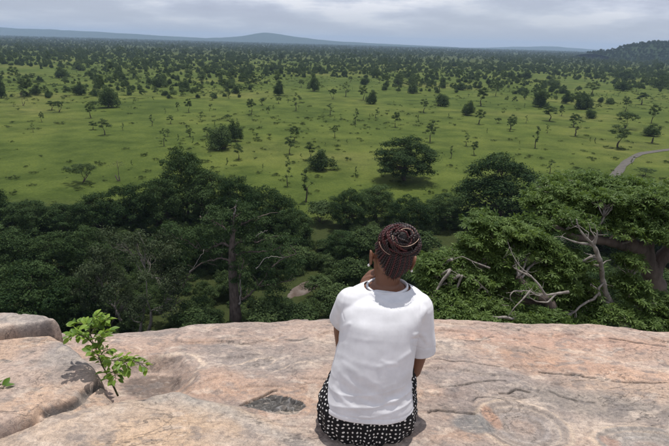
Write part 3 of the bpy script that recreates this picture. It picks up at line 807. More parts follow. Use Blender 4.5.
# ------------------------------------------------------------------ trees of the plain, one by one (foot, height and width as measured)
PLAIN_TREES = [
 ('bush', 2, 98, 20, 14, 'dark tall bush cut by the left edge of the photo, on the open plain'),
 ('bare', 23, 105.5, 14, 12, 'small leafless grey tree on the grass near the left edge'),
 ('tree', 33, 82, 9, 8, 'small tree above the leafless tree near the left edge'),
 ('low', 37, 83, 3.5, 10, 'low flat dark bush beside a small tree near the left edge'),
 ('bush', 62, 78, 11, 19, 'wide rounded bush far out on the left part of the plain'),
 ('bush', 80, 95, 13, 18, 'dark dome-shaped bush left of the tallest bush on the left plain'),
 ('bush', 109, 107.5, 24, 25, 'biggest dark bush on the left plain, with a tall narrow crown at its left'),
 ('tree', 102, 101, 25, 9, 'narrow tree growing out of the left side of the biggest bush on the left plain'),
 ('broad', 59, 112, 11, 14, 'low spreading tree, the right one of a close pair on the left plain'),
 ('tree', 52, 110, 9, 10, 'smaller tree, the left one of a close pair on the left plain'),
 ('tree', 91, 118, 15, 11, 'small dark round-headed tree just below the biggest bush on the left plain'),
 ('tree', 42, 122, 10, 6, 'tiny thin tree below the close pair on the left plain'),
 ('low', 59, 124, 3, 11, 'very low dark shrub patch in open grass on the left plain'),
 ('tree', 105, 135, 17, 14, 'lone small tree in open grass above the broad tree on the left'),
 ('thin', 152, 126, 11, 6, 'little slender tree left of the two-lobed dark bush'),
 ('bush', 119, 78, 12, 13, 'dark bush far out, above the biggest bush on the left plain'),
 ('bush', 79, 70.5, 8, 14, 'bush in the far scrub above the dome-shaped bush'),
 ('bush', 159, 87, 11, 18, 'dark bush left of centre-left, with a taller tree rising behind it'),
 ('tree', 160, 79, 11, 9, 'tree rising just behind a dark bush, left of the rounded blue summit'),
 ('tree', 202, 84.5, 10, 10, 'loose tree far out, the nearer of two below the left end of the blue summit'),
 ('tree', 208, 76, 9, 11, 'loose tree far out, the farther of two below the left end of the blue summit'),
 ('bush', 230, 88, 10, 17, 'broad dark bush below the left slope of the blue summit'),
 ('tree', 222, 80, 10, 8, 'tree just behind the broad dark bush below the blue summit'),
 ('tree', 189, 112.5, 14, 9, 'upright small tree on open grass above the two-lobed dark bush'),
 ('tree', 251, 114, 15, 12, 'round-headed small tree on open grass below the blue summit'),
 ('bush', 279, 95.5, 15, 14, 'dark dense bush with a tall top, right below the blue summit'),
 ('tree', 278, 92, 20, 10, 'tall narrow tree rising out of the dark dense bush below the blue summit'),
 ('bush', 313.5, 91, 17, 14, 'tall dark bush right of the blue summit, above the woman\'s left shoulder'),
 ('low', 308.5, 119, 3, 6, 'tiny low dark shrub below the tall dark bush right of the summit'),
 ('thin', 296, 111, 17, 8, 'tall sparse slender tree between the blue summit and the woman'),
 ('bush', 244, 72, 7, 13, 'small rounded bush in the far scrub under the blue summit'),
 ('bush', 226, 68, 7, 14, 'bush in the far scrub under the left slope of the blue summit'),
 ('bush', 274, 69.4, 7, 12, 'small bush in the far scrub directly under the blue summit'),
 ('bush', 301, 72, 8, 13, 'bush in the far scrub right of the blue summit'),
 ('bush', 319, 72, 7, 12, 'second bush in the far scrub right of the blue summit'),
 ('tree', 178, 111, 9, 5, 'tiny upright tree left of a small tree above the two-lobed bush'),
 ('thin', 200.5, 120, 8, 5, 'tiny sapling tree on open grass above the two-lobed dark bush'),
 ('thin', 229, 98.6, 8, 5, 'tiny thin tree just below the broad dark bush under the summit'),
 ('broad', 333, 99, 10, 11, 'small spreading tree on the plain left of the woman\'s head'),
 ('thin', 330, 115, 11, 8, 'sparse little tree on the plain up and left of the woman\'s head'),
 ('bush', 365, 84.6, 8, 13, 'low dome bush far out above the woman\'s head, left of two'),
 ('bush', 375.6, 76, 7, 14, 'low dome bush farther out above the woman\'s head'),
 ('bush', 372, 104, 14, 15, 'dark round bush on the plain straight above the woman\'s bun'),
 ('tree', 363, 100, 14, 11, 'loose tree touching the left side of the dark round bush above the bun'),
 ('bush', 412.5, 93.5, 11, 15, 'dark squarish bush alone on the grass, right of the one above the bun'),
 ('bush', 441.7, 106, 14, 19, 'wide dark bush with a ragged top on the plain right of the woman\'s head'),
 ('tree', 424, 112.6, 14, 10, 'tree just left and below the wide ragged bush'),
 ('tree', 395.5, 127, 15, 11, 'small tree on grass above the large dark tree behind the woman'),
 ('thin', 376, 117.7, 9, 7, 'small thin tree below the dark round bush above the bun'),
 ('thin', 355.7, 124, 15, 7, 'thin upright tree on open grass up and left of the large dark tree'),
 ('thin', 345.6, 96.6, 14, 8, 'slender tree left of the loose tree above the bun'),
 ('bush', 468, 115, 15, 19, 'dark bush on the plain, the lower left one of a clump right of the woman'),
 ('tree', 481, 106, 18, 13, 'loose tree at the top of the clump right of the woman'),
 ('tree', 479, 124, 15, 13, 'loose tree at the bottom of the clump right of the woman'),
 ('bush', 462, 90, 7, 18, 'low wide bush above the clump right of the woman'),
 ('tree', 398.5, 86, 13, 13, 'loose tree far out above the dark squarish bush'),
 ('tree', 495.5, 96, 11, 9, 'small tree up and right of the clump'),
 ('thin', 440, 91, 12, 8, 'thin tree rising behind the wide ragged bush'),
 ('tree', 540, 107, 18, 18, 'dark bushy-topped tree on the plain above the right-hand tree'),
 ('tree', 549, 121, 15, 17, 'grey green tree just below the dark bushy-topped tree'),
 ('bush', 583, 109, 15, 25, 'largest dark bush clump of the right plain, upper part'),
 ('bush', 590, 118, 10, 15, 'dark bush just below the largest bush clump of the right plain'),
 ('tree', 591, 95, 13, 17, 'dark tree just behind the largest bush clump of the right plain'),
 ('tree', 511, 129, 14, 12, 'loose tree with a ragged crown between the clump and the right-hand tree'),
 ('tree', 573, 127, 14, 13, 'tree on the grass below the largest bush clump'),
 ('bush', 622, 90.6, 10, 19, 'wide bush under the wooded hill, the nearer of two'),
 ('bush', 625, 78, 8, 27, 'very wide low bush under the wooded hill, the farther of two'),
 ('bush', 553, 85.6, 7, 21, 'low wide bush line far out above the dark bushy-topped tree'),
 ('tree', 625, 111, 14, 11, 'small tree below the wide bush under the wooded hill'),
 ('broad', 624, 129, 17, 28, 'broad light green bushy tree on the right plain'),
 ('tree', 641, 104.5, 12, 14, 'small tree right of the others under the wooded hill'),
 ('tree', 651.5, 123, 19, 13, 'upright tree near the right edge above the track'),
 ('bush', 650, 136, 12, 20, 'dark bush near the right edge just above the track'),
 ('bush', 660, 88, 12, 20, 'bush at the right edge below the wooded hill'),
 ('bush', 660, 77, 7, 18, 'bush at the right edge close to the foot of the wooded hill'),
 ('bush', 526.5, 79, 9, 13, 'dark bush far out between the clump and the wooded hill'),
 ('thin', 525, 99.5, 9, 7, 'small thin tree left of the dark bushy-topped tree'),
 ('broad', 82, 183, 21, 38, 'broad dark spreading tree alone on the grass above the wood at left'),
 ('bare', 119, 181, 21, 26, 'leafless reddish grey tree at the edge of the wood at left'),
 ('thin', 164, 146, 17, 7, 'slender tree standing just above the top of the tall dark wood'),
 ('bush', 221, 149, 28, 34, 'big two-lobed dark bush on open grass above the wood'),
 ('bush', 234, 141, 22, 20, 'right lobe of the big dark bush pair on open grass above the wood'),
 ('tree', 239, 160, 17, 12, 'small tree just right of the big two-lobed dark bush'),
 ('tree', 290, 154, 18, 13, 'dark-topped slender tree above the wood edge, left of the round bush'),
 ('tree', 294, 141, 15, 12, 'dark-topped tree just behind the slender one above the wood edge'),
 ('thin', 287.5, 186, 27, 9, 'tall thin tree at the wood edge, left of centre'),
 ('thin', 306, 202, 34, 15, 'tall sparse tree at the wood edge, up and left of the woman'),
 ('bush', 321, 170, 22, 32, 'dark round bush on grass up and left of the woman\'s head'),
 ('tree', 310, 160, 18, 12, 'small tree against the left side of the dark round bush'),
 ('tree', 335, 137, 12, 7, 'tiny dark tree on grass above the dark round bush'),
 ('tree', 430, 142, 21, 14, 'loose tree on grass above and right of the large dark tree'),
 ('forest', 405, 180, 46, 70, 'large dark wide-crowned tree standing on grass behind the woman\'s head'),
 ('forest', 495, 226, 76, 92, 'very large dark dense tree right of the woman, in front of the plain'),
 ('thin', 550, 173, 13, 8, 'tiny tree alone on grass just above the right-hand tree'),
 ('low', 592, 172, 5, 13, 'low shrub on grass between the lone tiny tree and the track'),
 ('thin', 547, 133, 8, 5, 'tiny thin tree on grass above the lone tiny tree'),
 ('thin', 535, 148, 21, 9, 'bare-stemmed leaning thin tree on grass above the right-hand tree'),
 ('thin', 575, 136, 19, 12, 'thin tree with a sparse crown on grass left of the track'),
 ('tree', 618, 148, 24, 23, 'loose grey green tree right beside the bend of the track'),
 ('tree', 652, 143, 19, 18, 'tree on the grass just above the track near the right edge'),
 ('tree', 474, 155, 14, 9, 'small tree above the very large dark tree'),
 ('thin', 466, 146, 12, 8, 'thin tree just above the small one over the very large dark tree'),
 ('tree', 510, 131, 13, 10, 'small tree on grass up and right of the very large dark tree'),
 ('thin', 451, 158, 12, 6, 'tiny thin tree between the two large dark trees'),
 ('broad', 644, 176, 9, 24, 'low spreading bushy tree at the right, below the track'),
]
for k, px, py, h, w, lab in PLAIN_TREES:
    plant(k, px, py, h, w, lab)

# further ones that can be told apart only by kind and place
def where(px, py):
    c = ('above the leafy sapling' if px < 125 else 'left of the blue summit' if px < 215 else 'under the blue summit' if px < 310 else
         'above the woman\'s head' if px < 450 else 'between the woman and the right tree' if px < 545 else 'under the wooded hill')
    b = ('by the far treeline' if py < 66 else 'far out on the plain' if py < 76 else 'on the middle plain' if py < 92 else 'on the open nearer grass')
    return b + ' ' + c
taken = [(a[1], a[2]) for a in PLAIN_TREES]
rs = np.random.default_rng(21)
made = 0; tries = 0
while made < 235 and tries < 9000:
    tries += 1
    px = rs.uniform(-12, 681)
    u = rs.uniform()
    py0 = 60 + 16 * u if rs.uniform() < .62 else 74 + 74 * u ** 2.0
    py = py0 + (px - 334) * .0279 * .9 + 1.0
    if py > 140: continue
    gap = 3.2 if py0 < 76 else 9
    if any(abs(px - a) < gap * 1.2 and abs(py - b) < gap * .7 for a, b in taken): continue
    g = ground_hit(px, py)
    if fbm(g[:1] / 90, g[1:2] / 160, 55, 3)[0] < -.22 and py0 > 68: continue
    taken.append((px, py))
    q = rs.uniform(); s = rs.uniform(.7, 1.3)
    dep = float(np.dot(g - [0, 0, CAM_H], FWD)); u1 = F_PX / dep
    if q < .40: k, h, w = 'bush', 3.9 * s * u1, 7.0 * s * u1
    elif q < .78: k, h, w = 'tree', 5.2 * s * u1, 4.8 * s * u1
    elif q < .93: k, h, w = 'thin', 4.8 * s * u1, 2.3 * s * u1
    else: k, h, w = 'broad', 5.2 * s * u1, 9.0 * s * u1
    if py0 > 88: h *= .62; w *= .62
    if py0 > 84 and k == 'bush': k = 'tree' if rs.uniform() < .6 else 'low'; w *= .75 if k == 'tree' else .6; h *= 1.15 if k == 'tree' else .45
    nm = {'low': 'low shrub', 'bush': 'rounded green bush', 'tree': 'rounded green tree', 'thin': 'slender sparse tree', 'broad': 'spreading flat-topped tree'}[k]
    nm = ('taller ' if s > 1.1 else 'tiny ' if s < .85 else '') + (nm.replace('rounded ', '') if not .85 <= s <= 1.1 else nm)
    plant(k, px, py, h, w, nm + ' ' + where(px, py), (nm + 's ').replace('bushs', 'bushes') + where(px, py))
    made += 1

# ------------------------------------------------------------------ the dark wood at the foot of the rock, tree by tree
WOOD = [
 ('forest', 186, 222, 78, 56, 'tallest dark tree of the wood, its crown topping the rest left of centre'),
 ('forest', 163, 232, 62, 50, 'dark tree on the left flank of the tallest tree of the wood'),
 ('forest', 212, 228, 62, 56, 'dark rounded tree right of the tallest tree of the wood'),
 ('forest', 240, 236, 62, 54, 'dark tree behind the baobab crown'),
 ('forest', 270, 244, 62, 54, 'dark tree behind the right side of the baobab crown'),
 ('forest', 296, 254, 52, 44, 'dark tree at the right end of the wood, by the pale bank'),
 ('forest', 132, 232, 52, 56, 'dark tree of the back row behind the grey-leaved tree'),
 ('forest', 100, 238, 50, 52, 'dark tree at the wood edge below the broad spreading tree'),
 ('forest', 66, 238, 40, 52, 'dark tree in the back row left of the broad spreading tree'),
 ('forest', 30, 242, 50, 56, 'dark tree of the back row near the left edge'),
 ('forest', -4, 240, 56, 50, 'dark tree of the back row cut by the left edge'),
 ('forest', -45, 250, 60, 60, 'dark tree of the back row left of the photo edge'),
 ('forest', 12, 285, 68, 66, 'dark middle-row tree at the left edge above the upper slab'),
 ('forest', 52, 282, 60, 60, 'dark middle-row tree above the large slab'),
 ('forest', 88, 276, 56, 54, 'dark middle-row tree left of the grey-leaved tree'),
 ('forest', 172, 276, 58, 50, 'dark middle-row tree between the grey-leaved tree and the baobab'),
 ('forest', 268, 278, 42, 46, 'dark middle-row tree right of the baobab'),
 ('forest', 215, 268, 55, 50, 'dark middle-row tree right behind the baobab'),
 ('shrub', 298, 268, 26, 38, 'dark shrub behind the pale bank'),
 ('forest', -20, 335, 95, 90, 'nearest dark tree at the lower left corner of the wood'),
 ('forest', 42, 344, 96, 90, 'nearest dark tree above the large left slab'),
 ('forest', 82, 340, 76, 62, 'near dark tree above the leafy sapling'),
 ('loose', 142, 336, 128, 118, 'big grey-leaved tree with pale twigs, left of the baobab'),
 ('loose', 106, 332, 82, 72, 'smaller grey-leaved tree leaning on the big grey-leaved one'),
 ('shrub', 196, 340, 42, 54, 'low shrub left of the baobab trunk'),
 ('shrub', 268, 336, 44, 56, 'bright green shrub right of the baobab trunk'),
 ('shrub', 222, 346, 22, 36, 'small shrub in front of the baobab foot'),
 ('shrub', 296, 334, 38, 50, 'shrub below the pale bank, left of the woman'),
 ('shrub', 336, 322, 46, 54, 'shrub just left of the woman\'s shoulder'),
 ('shrub', 350, 292, 40, 46, 'dark shrub left of the woman\'s neck'),
 ('shrub', 322, 300, 30, 36, 'shrub at the right end of the pale bank'),
 ('forest', 345, 262, 38, 46, 'small dark tree left of the woman\'s head'),
 ('forest', 348, 228, 42, 44, 'dark tree at the edge of the grass left of the woman\'s bun'),
 ('forest', 376, 222, 40, 46, 'dark tree directly behind the woman\'s bun'),
 ('shrub', 368, 262, 40, 46, 'dark shrub hidden partly by the woman\'s head'),
 ('forest', 408, 232, 40, 46, 'dark tree between the woman\'s bun and the very large tree'),
 ('shrub', 418, 262, 36, 44, 'dark shrub right of the woman\'s ear'),
 ('forest', 440, 228, 40, 46, 'dark tree joined to the left side of the very large tree'),
 ('shrub', 322, 222, 24, 40, 'green shrub at the grass edge between the wood and the woman'),
 ('shrub', 398, 300, 50, 50, 'shrub right behind the woman\'s neck'),
 ('shrub', 436, 284, 30, 44, 'shrub behind the lower right-hand tree crown'),
 ('shrub', 510, 262, 36, 50, 'dark shrub seen through the right-hand tree'),
 ('forest', 560, 262, 46, 56, 'dark tree behind the right-hand tree crown'),
 ('forest', 610, 258, 42, 56, 'dark tree behind the fork of the pale limb'),
 ('forest', 655, 256, 48, 60, 'dark tree behind the thick trunk at the right edge'),
 ('forest', 700, 262, 60, 60, 'dark tree right of the photo edge'),
 ('shrub', 472, 320, 54, 60, 'shrub under the lower right-hand tree crown'),
 ('shrub', 530, 325, 54, 66, 'dark shrub under the middle of the right-hand tree'),
 ('forest', 590, 330, 72, 70, 'near dark tree under the right-hand tree crown'),
 ('forest', 650, 334, 74, 70, 'near dark tree behind the foot of the thick trunk'),
]
for k, px, py, h, w, lab in WOOD:
    plant(k, px, py, h, w, lab, GROUPS['forest'] if k == 'forest' else None)

# ------------------------------------------------------------------ baobab in the wood
def baobab():
    r = np.random.default_rng(31)
    base = ground_hit(236, 326)
    dep = float(np.dot(base - [0, 0, CAM_H], FWD)); u = dep / F_PX
    D = base[1]
    def P(px, py, dd=0.0): return at_dist(px, py, D + dd) - base
    t = thing('baobab', base, 'old baobab with thick grey trunk and bare pale branch tips amid the dark wood', 'tree')
    mb = MB()
    tr = np.array([P(236, 330), P(235.5, 316), P(234.5, 300), P(233, 282), P(232, 262), P(232, 244), P(233.5, 226)])
    mb.tube(tr, np.array([.85, .70, .58, .50, .43, .32, .18]), 12)
    limbs = [([(233, 240), (234, 226), (234, 214), (236, 206)], .20, 0), ([(232, 246), (240, 242), (248, 241), (258, 242), (268, 238)], .17, -.8),
             ([(233, 250), (224, 243), (214, 246), (206, 252), (196, 248)], .20, .6), ([(233, 262), (222, 258), (204, 262), (190, 272), (184, 284)], .16, -1.2),
             ([(235, 300), (243, 300), (252, 292), (262, 282), (272, 266), (284, 258), (296, 254)], .17, -1.5), ([(239, 305), (241, 292), (240, 276), (244, 262)], .16, -1.4),
             ([(232, 236), (222, 226), (212, 220), (200, 216)], .14, 1.2), ([(233, 232), (243, 224), (254, 218), (268, 214)], .14, 1.5),
             ([(256, 288), (270, 284), (284, 282), (296, 278)], .09, -1.6), ([(233, 256), (244, 252), (258, 252), (274, 250), (288, 244)], .13, .4),
             ([(196, 248), (186, 240), (176, 238)], .09, .6), ([(184, 284), (176, 300), (172, 312)], .09, -1.2)]
    tips = []
    for pts, rad, off in limbs:
        n = len(pts); A = np.array([P(a, b, off * i / (n - 1)) for i, (a, b) in enumerate(pts)])
        tt = np.linspace(0, n - 1, n * 4); A2 = np.stack([np.interp(tt, range(n), A[:, k]) for k in range(3)], -1)
        A2[1:-1] += r.normal(size=A2[1:-1].shape) * .05
        mb.tube(A2, np.linspace(rad * .8, rad * .28, len(A2)), 7)
        for i in range(3, len(A2), 2):
            d = unit(r.normal(size=3) + [0, 0, .35]); e = A2[i] + d * r.uniform(.7, 1.7)
            mb.tube(curve(A2[i], e, r, .25, 5), np.linspace(rad * .32, rad * .10, 5), 4); tips.append(e)
    link('trunk', mb.mesh('trunk', M['bark_mid']), t)
    for pts, rad, off in (([(234, 214), (236, 205), (237, 200)], .10, -1.0), ([(256, 268), (266, 258), (272, 256), (284, 258)], .08, -1.8),
                          ([(240, 304), (241, 292), (239.5, 280)], .13, -1.7), ([(190, 272), (198, 262), (204, 250)], .07, -1.7), ([(256, 236), (262, 232), (268, 230)], .06, -1.7)):
        A = np.array([P(a, b, off) for a, b in pts]); A = np.vstack([A[0], A]); tt = np.linspace(0, len(A) - 1, 14); A = np.stack([np.interp(tt, range(len(A)), A[:, q]) for q in range(3)], -1) + r.normal(size=(14, 3)) * .05
        mp = MB(); mp.tube(A, np.linspace(rad * .8, rad * .3, 14), 6)      # bare bleached stubs
        link('bare_branch', mp.mesh('bare_branch', M['bark_pale']), t)
    B = []
    for e in tips: B.append((e + r.normal(size=3) * .2, np.array([.85, .85, .42]) * r.uniform(.6, 1.25)))
    for px, py, off in [(200, 230, 1), (215, 212, 1.5), (245, 208, 2), (262, 222, 1.5), (285, 240, 1), (300, 262, 0), (180, 255, 0), (190, 232, 1.5), (275, 300, -1), (200, 300, -.5), (222, 232, 2)]:
        B.append((P(px, py, off), np.array([1.3, 1.3, .6])))
    link('crown', crown_mesh('crown', r, B, 24000, .22, M['baobab_leaf'], .35, .5, .5), t)
baobab()

# ------------------------------------------------------------------ pale rocky bank among the trees
def bank():
    b = ground_hit(302, 290)
    t_ = np.linspace(-1, 1, 60); s_ = np.linspace(-1, 1, 40)
    A, Bq = np.meshgrid(t_, s_)
    X = A * 2.4; Y = Bq * 2.0 + A * 2.6
    r = np.hypot(A, Bq); Z = .5 * np.sqrt(np.maximum(1 - r ** 2.5, 0)) + .25 * fbm(X * .8, Y * .8, 400, 4) - .15 + .08 * Y
    Z = np.where(r > 1, -.4, Z)
    n = A.size; f = fbm(X.ravel() * 1.2, Y.ravel() * 1.2, 401, 4)[:, None]
    col = np.array([.105, .080, .066])[None, :] + f * .07
    me = np_mesh('rock_bank', np.stack([X, Y, Z], -1).reshape(-1, 3), grid_faces(60, 40), M['granite'], {'stain': np.clip(col, .03, .5)})
    o = link('rock_bank', me); o.location = b
    tag(o, 'bare brownish pink rock bank showing between the baobab and the woman', 'rock')
bank()

# ------------------------------------------------------------------ uncountable cover, as instances of real shrubs
def scatter(name, label, pts, sc, rz, idx, crowns):
    me = np_mesh(name, pts, np.zeros((0, 4), int), None, {'sc': sc, 'rz': rz, 'sz': sc * np.random.default_rng(len(pts)).uniform(.65, 1.25, len(pts))})
    a = me.attributes.new('pick', 'INT', 'POINT'); a.data.foreach_set('value', np.asarray(idx, np.int32))
    o = link(name, me); tag(o, label, None, None, 'stuff')
    ng = bpy.data.node_groups.new(name, 'GeometryNodeTree')
    ng.interface.new_socket('Geometry', in_out='INPUT', socket_type='NodeSocketGeometry')
    ng.interface.new_socket('Geometry', in_out='OUTPUT', socket_type='NodeSocketGeometry')
    N, L = ng.nodes, ng.links
    gi, go = N.new('NodeGroupInput'), N.new('NodeGroupOutput')
    iop = N.new('GeometryNodeInstanceOnPoints'); g2i = N.new('GeometryNodeGeometryToInstance')
    for c in crowns[::-1]:
        oi = N.new('GeometryNodeObjectInfo'); oi.inputs['Object'].default_value = c; oi.inputs['As Instance'].default_value = False
        gg = N.new('GeometryNodeGeometryToInstance'); L.new(oi.outputs['Geometry'], gg.inputs[0])
        if c is crowns[-1]: jn = N.new('GeometryNodeJoinGeometry')
        L.new(gg.outputs[0], jn.inputs[0])
    def named(nm, ty):
        n = N.new('GeometryNodeInputNamedAttribute'); n.data_type = ty; n.inputs['Name'].default_value = nm
        return [s for s in n.outputs if s.enabled][0]
    cx = N.new('ShaderNodeCombineXYZ'); L.new(named('rz', 'FLOAT'), cx.inputs[2])
    e2r = N.new('FunctionNodeEulerToRotation'); L.new(cx.outputs[0], e2r.inputs[0])
    L.new(gi.outputs[0], iop.inputs['Points']); L.new(jn.outputs[0], iop.inputs['Instance'])
    iop.inputs['Pick Instance'].default_value = True
    L.new(named('pick', 'INT'), iop.inputs['Instance Index']); L.new(e2r.outputs[0], iop.inputs['Rotation']); cs = N.new('ShaderNodeCombineXYZ'); sc_o = named('sc', 'FLOAT'); L.new(sc_o, cs.inputs[0]); L.new(sc_o, cs.inputs[1]); L.new(named('sz', 'FLOAT'), cs.inputs[2]); L.new(cs.outputs[0], iop.inputs['Scale'])
    L.new(iop.outputs[0], go.inputs[0])
    md = o.modifiers.new('instances', 'NODES'); md.node_group = ng
    return o
crowns = [FIRST_CROWN[k] for k in sorted(FIRST_CROWN) if k[0] in ('bush', 'tree')]
nb = sum(1 for k in sorted(FIRST_CROWN) if k[0] == 'bush')
def wedge(n, d0, d1, rs, power=1.0):
    d = np.sqrt(rs.uniform(d0 ** 2, d1 ** 2, n)); a = rs.uniform(-.70, .70, n)
    r2 = np.random.default_rng(n); m2 = int(n * .7)          # and on round to both sides of the view
    d2 = np.sqrt(r2.uniform(d0 ** 2, d1 ** 2, m2)); a2 = r2.uniform(.70, 1.2, m2) * r2.choice([-1, 1], m2)
    d = np.concatenate([d, d2]); a = np.concatenate([a, a2])
    return np.column_stack([d * np.sin(a), d * np.cos(a)])
rs = np.random.default_rng(77)
q1 = wedge(6800, 300, 1000, rs); k1 = fbm(q1[:, 0] / 120, q1[:, 1] / 160, 55, 4) > (.14 - .72 * sstep(330, 850, q1[:, 1])); q1 = q1[k1]
q2 = wedge(12500, 900, 2600, rs); k2 = fbm(q2[:, 0] / 160, q2[:, 1] / 260, 56, 4) > -.42; q2 = q2[k2]
q3 = wedge(20000, 2500, 7600, rs)
q0 = wedge(1900, 130, 450, rs); k0 = fbm(q0[:, 0] / 60, q0[:, 1] / 70, 57, 3) > .0; q0 = q0[k0]
Q = np.vstack([q1, q2, q3])
S = np.concatenate([np.clip(.72 * np.exp(rs.normal(0, .38, len(q1))), .25, 1.9), np.clip(1.1 * np.exp(rs.normal(0, .35, len(q2))), .4, 2.6), rs.uniform(1.4, 2.6, len(q3))])
scatter('savanna_scrub', 'countless far bushes and trees merging into woodland towards the horizon', np.column_stack([Q, ground_z(Q[:, 0], Q[:, 1])]), S,
        rs.uniform(0, 6.28, len(Q)), rs.integers(0, len(crowns), len(Q)), crowns)
lows = [FIRST_CROWN[k] for k in sorted(FIRST_CROWN) if k[0] == 'low'] + [FIRST_CROWN[k] for k in sorted(FIRST_CROWN) if k[0] == 'thin'][:1]
q0 = wedge(5200, 105, 520, rs); k0 = fbm(q0[:, 0] / 40, q0[:, 1] / 55, 57, 4) > rs.uniform(-.25, .35, len(q0)); q0 = q0[k0]
cc0 = ground_hit(640, 155); ix = rs.integers(0, 12, len(q0)); ix = np.where(ix == 11, 2, ix % 2)
scatter('plain_herbs', 'low green herbs and saplings speckling the open grass of the plain', np.column_stack([q0, ground_z(q0[:, 0], q0[:, 1])]), np.where(ix == 2, rs.uniform(.25, .5, len(q0)), rs.uniform(.15, .75, len(q0))),
        rs.uniform(0, 6.28, len(q0)), ix, lows)
# woodland on the near right hill
bpy.context.view_layer.update()
hv = np.empty(len(wooded_hill.data.vertices) * 3, np.float32); wooded_hill.data.vertices.foreach_get('co', hv); hv = hv.reshape(-1, 3)
hv = hv[(hv[:, 2] > PLAIN + 1) & (hv[:, 1] < HILL_D + 60)]
pick = rs.choice(len(hv), 2600); hp = hv[pick] + rs.normal(size=(2600, 3)) * [4, 5, .4]
scatter('hillside_wood', 'dense dark woodland covering the hill at the right', hp, rs.uniform(.45, 1.0, 2600), rs.uniform(0, 6.28, 2600), rs.integers(0, 3, 2600), [FIRST_CROWN[k] for k in sorted(FIRST_CROWN) if k[0] == 'forest'][:3])
# undergrowth between the trees below the rock
sh = [FIRST_CROWN[k] for k in sorted(FIRST_CROWN) if k[0] in ('shrub', 'bush')]
u_ = np.column_stack([rs.uniform(-85, 80, 4600), rs.uniform(22, 104, 4600)])
edge = 92 + 22 * fbm(u_[:, 0] / 40, u_[:, 0] * 0, 31, 3)
keep = u_[:, 1] < edge
for (a, b, r0) in ((462, 243, 5), (318, 232, 4.5), (302, 290, 4.2), (345, 205, 4)):
    c = ground_hit(a, b); keep &= np.hypot(u_[:, 0] - c[0], (u_[:, 1] - c[1]) * .8) > r0
u_ = u_[keep]
scatter('undergrowth', 'dense dark undergrowth filling the wood below the rock', np.column_stack([u_, ground_z(u_[:, 0], u_[:, 1]) - .2]), rs.uniform(.2, .7, len(u_)),
        rs.uniform(0, 6.28, len(u_)), rs.integers(0, len(sh), len(u_)), sh)
# ------------------------------------------------------------------ the near tree at the right, branch by branch
def leaflet_cluster(rng, C_, size, droop):
    """palmate leaves: 5-6 narrow leaflets round each stalk end; returns quads"""
    out, tn = [], []
    n = len(C_)
    up = unit(rng.normal(size=(n, 3)) * .45 + [0, 0, 1]); a = unit(np.cross(up, rng.normal(size=(n, 3)))); b = np.cross(up, a)
    s = size * rng.uniform(.7, 1.3, (n, 1)); ct = rng.normal(0, .15, n)
    for k in range(6):
        th = k * 1.047 + rng.normal(0, .15, (n, 1)); d = unit(np.cos(th) * a + np.sin(th) * b - up * droop * rng.uniform(.5, 1.6, (n, 1)))
        w = unit(np.cross(d, up)) * s * .15
        m_ = C_ + d * s * .58
        out.append(np.stack([C_ + d * s * .06, m_ - w, C_ + d * s, m_ + w], 1)); tn.append(np.clip(.5 + ct + rng.normal(0, .13, n), 0, 1))
    return np.concatenate(out), np.concatenate(tn)
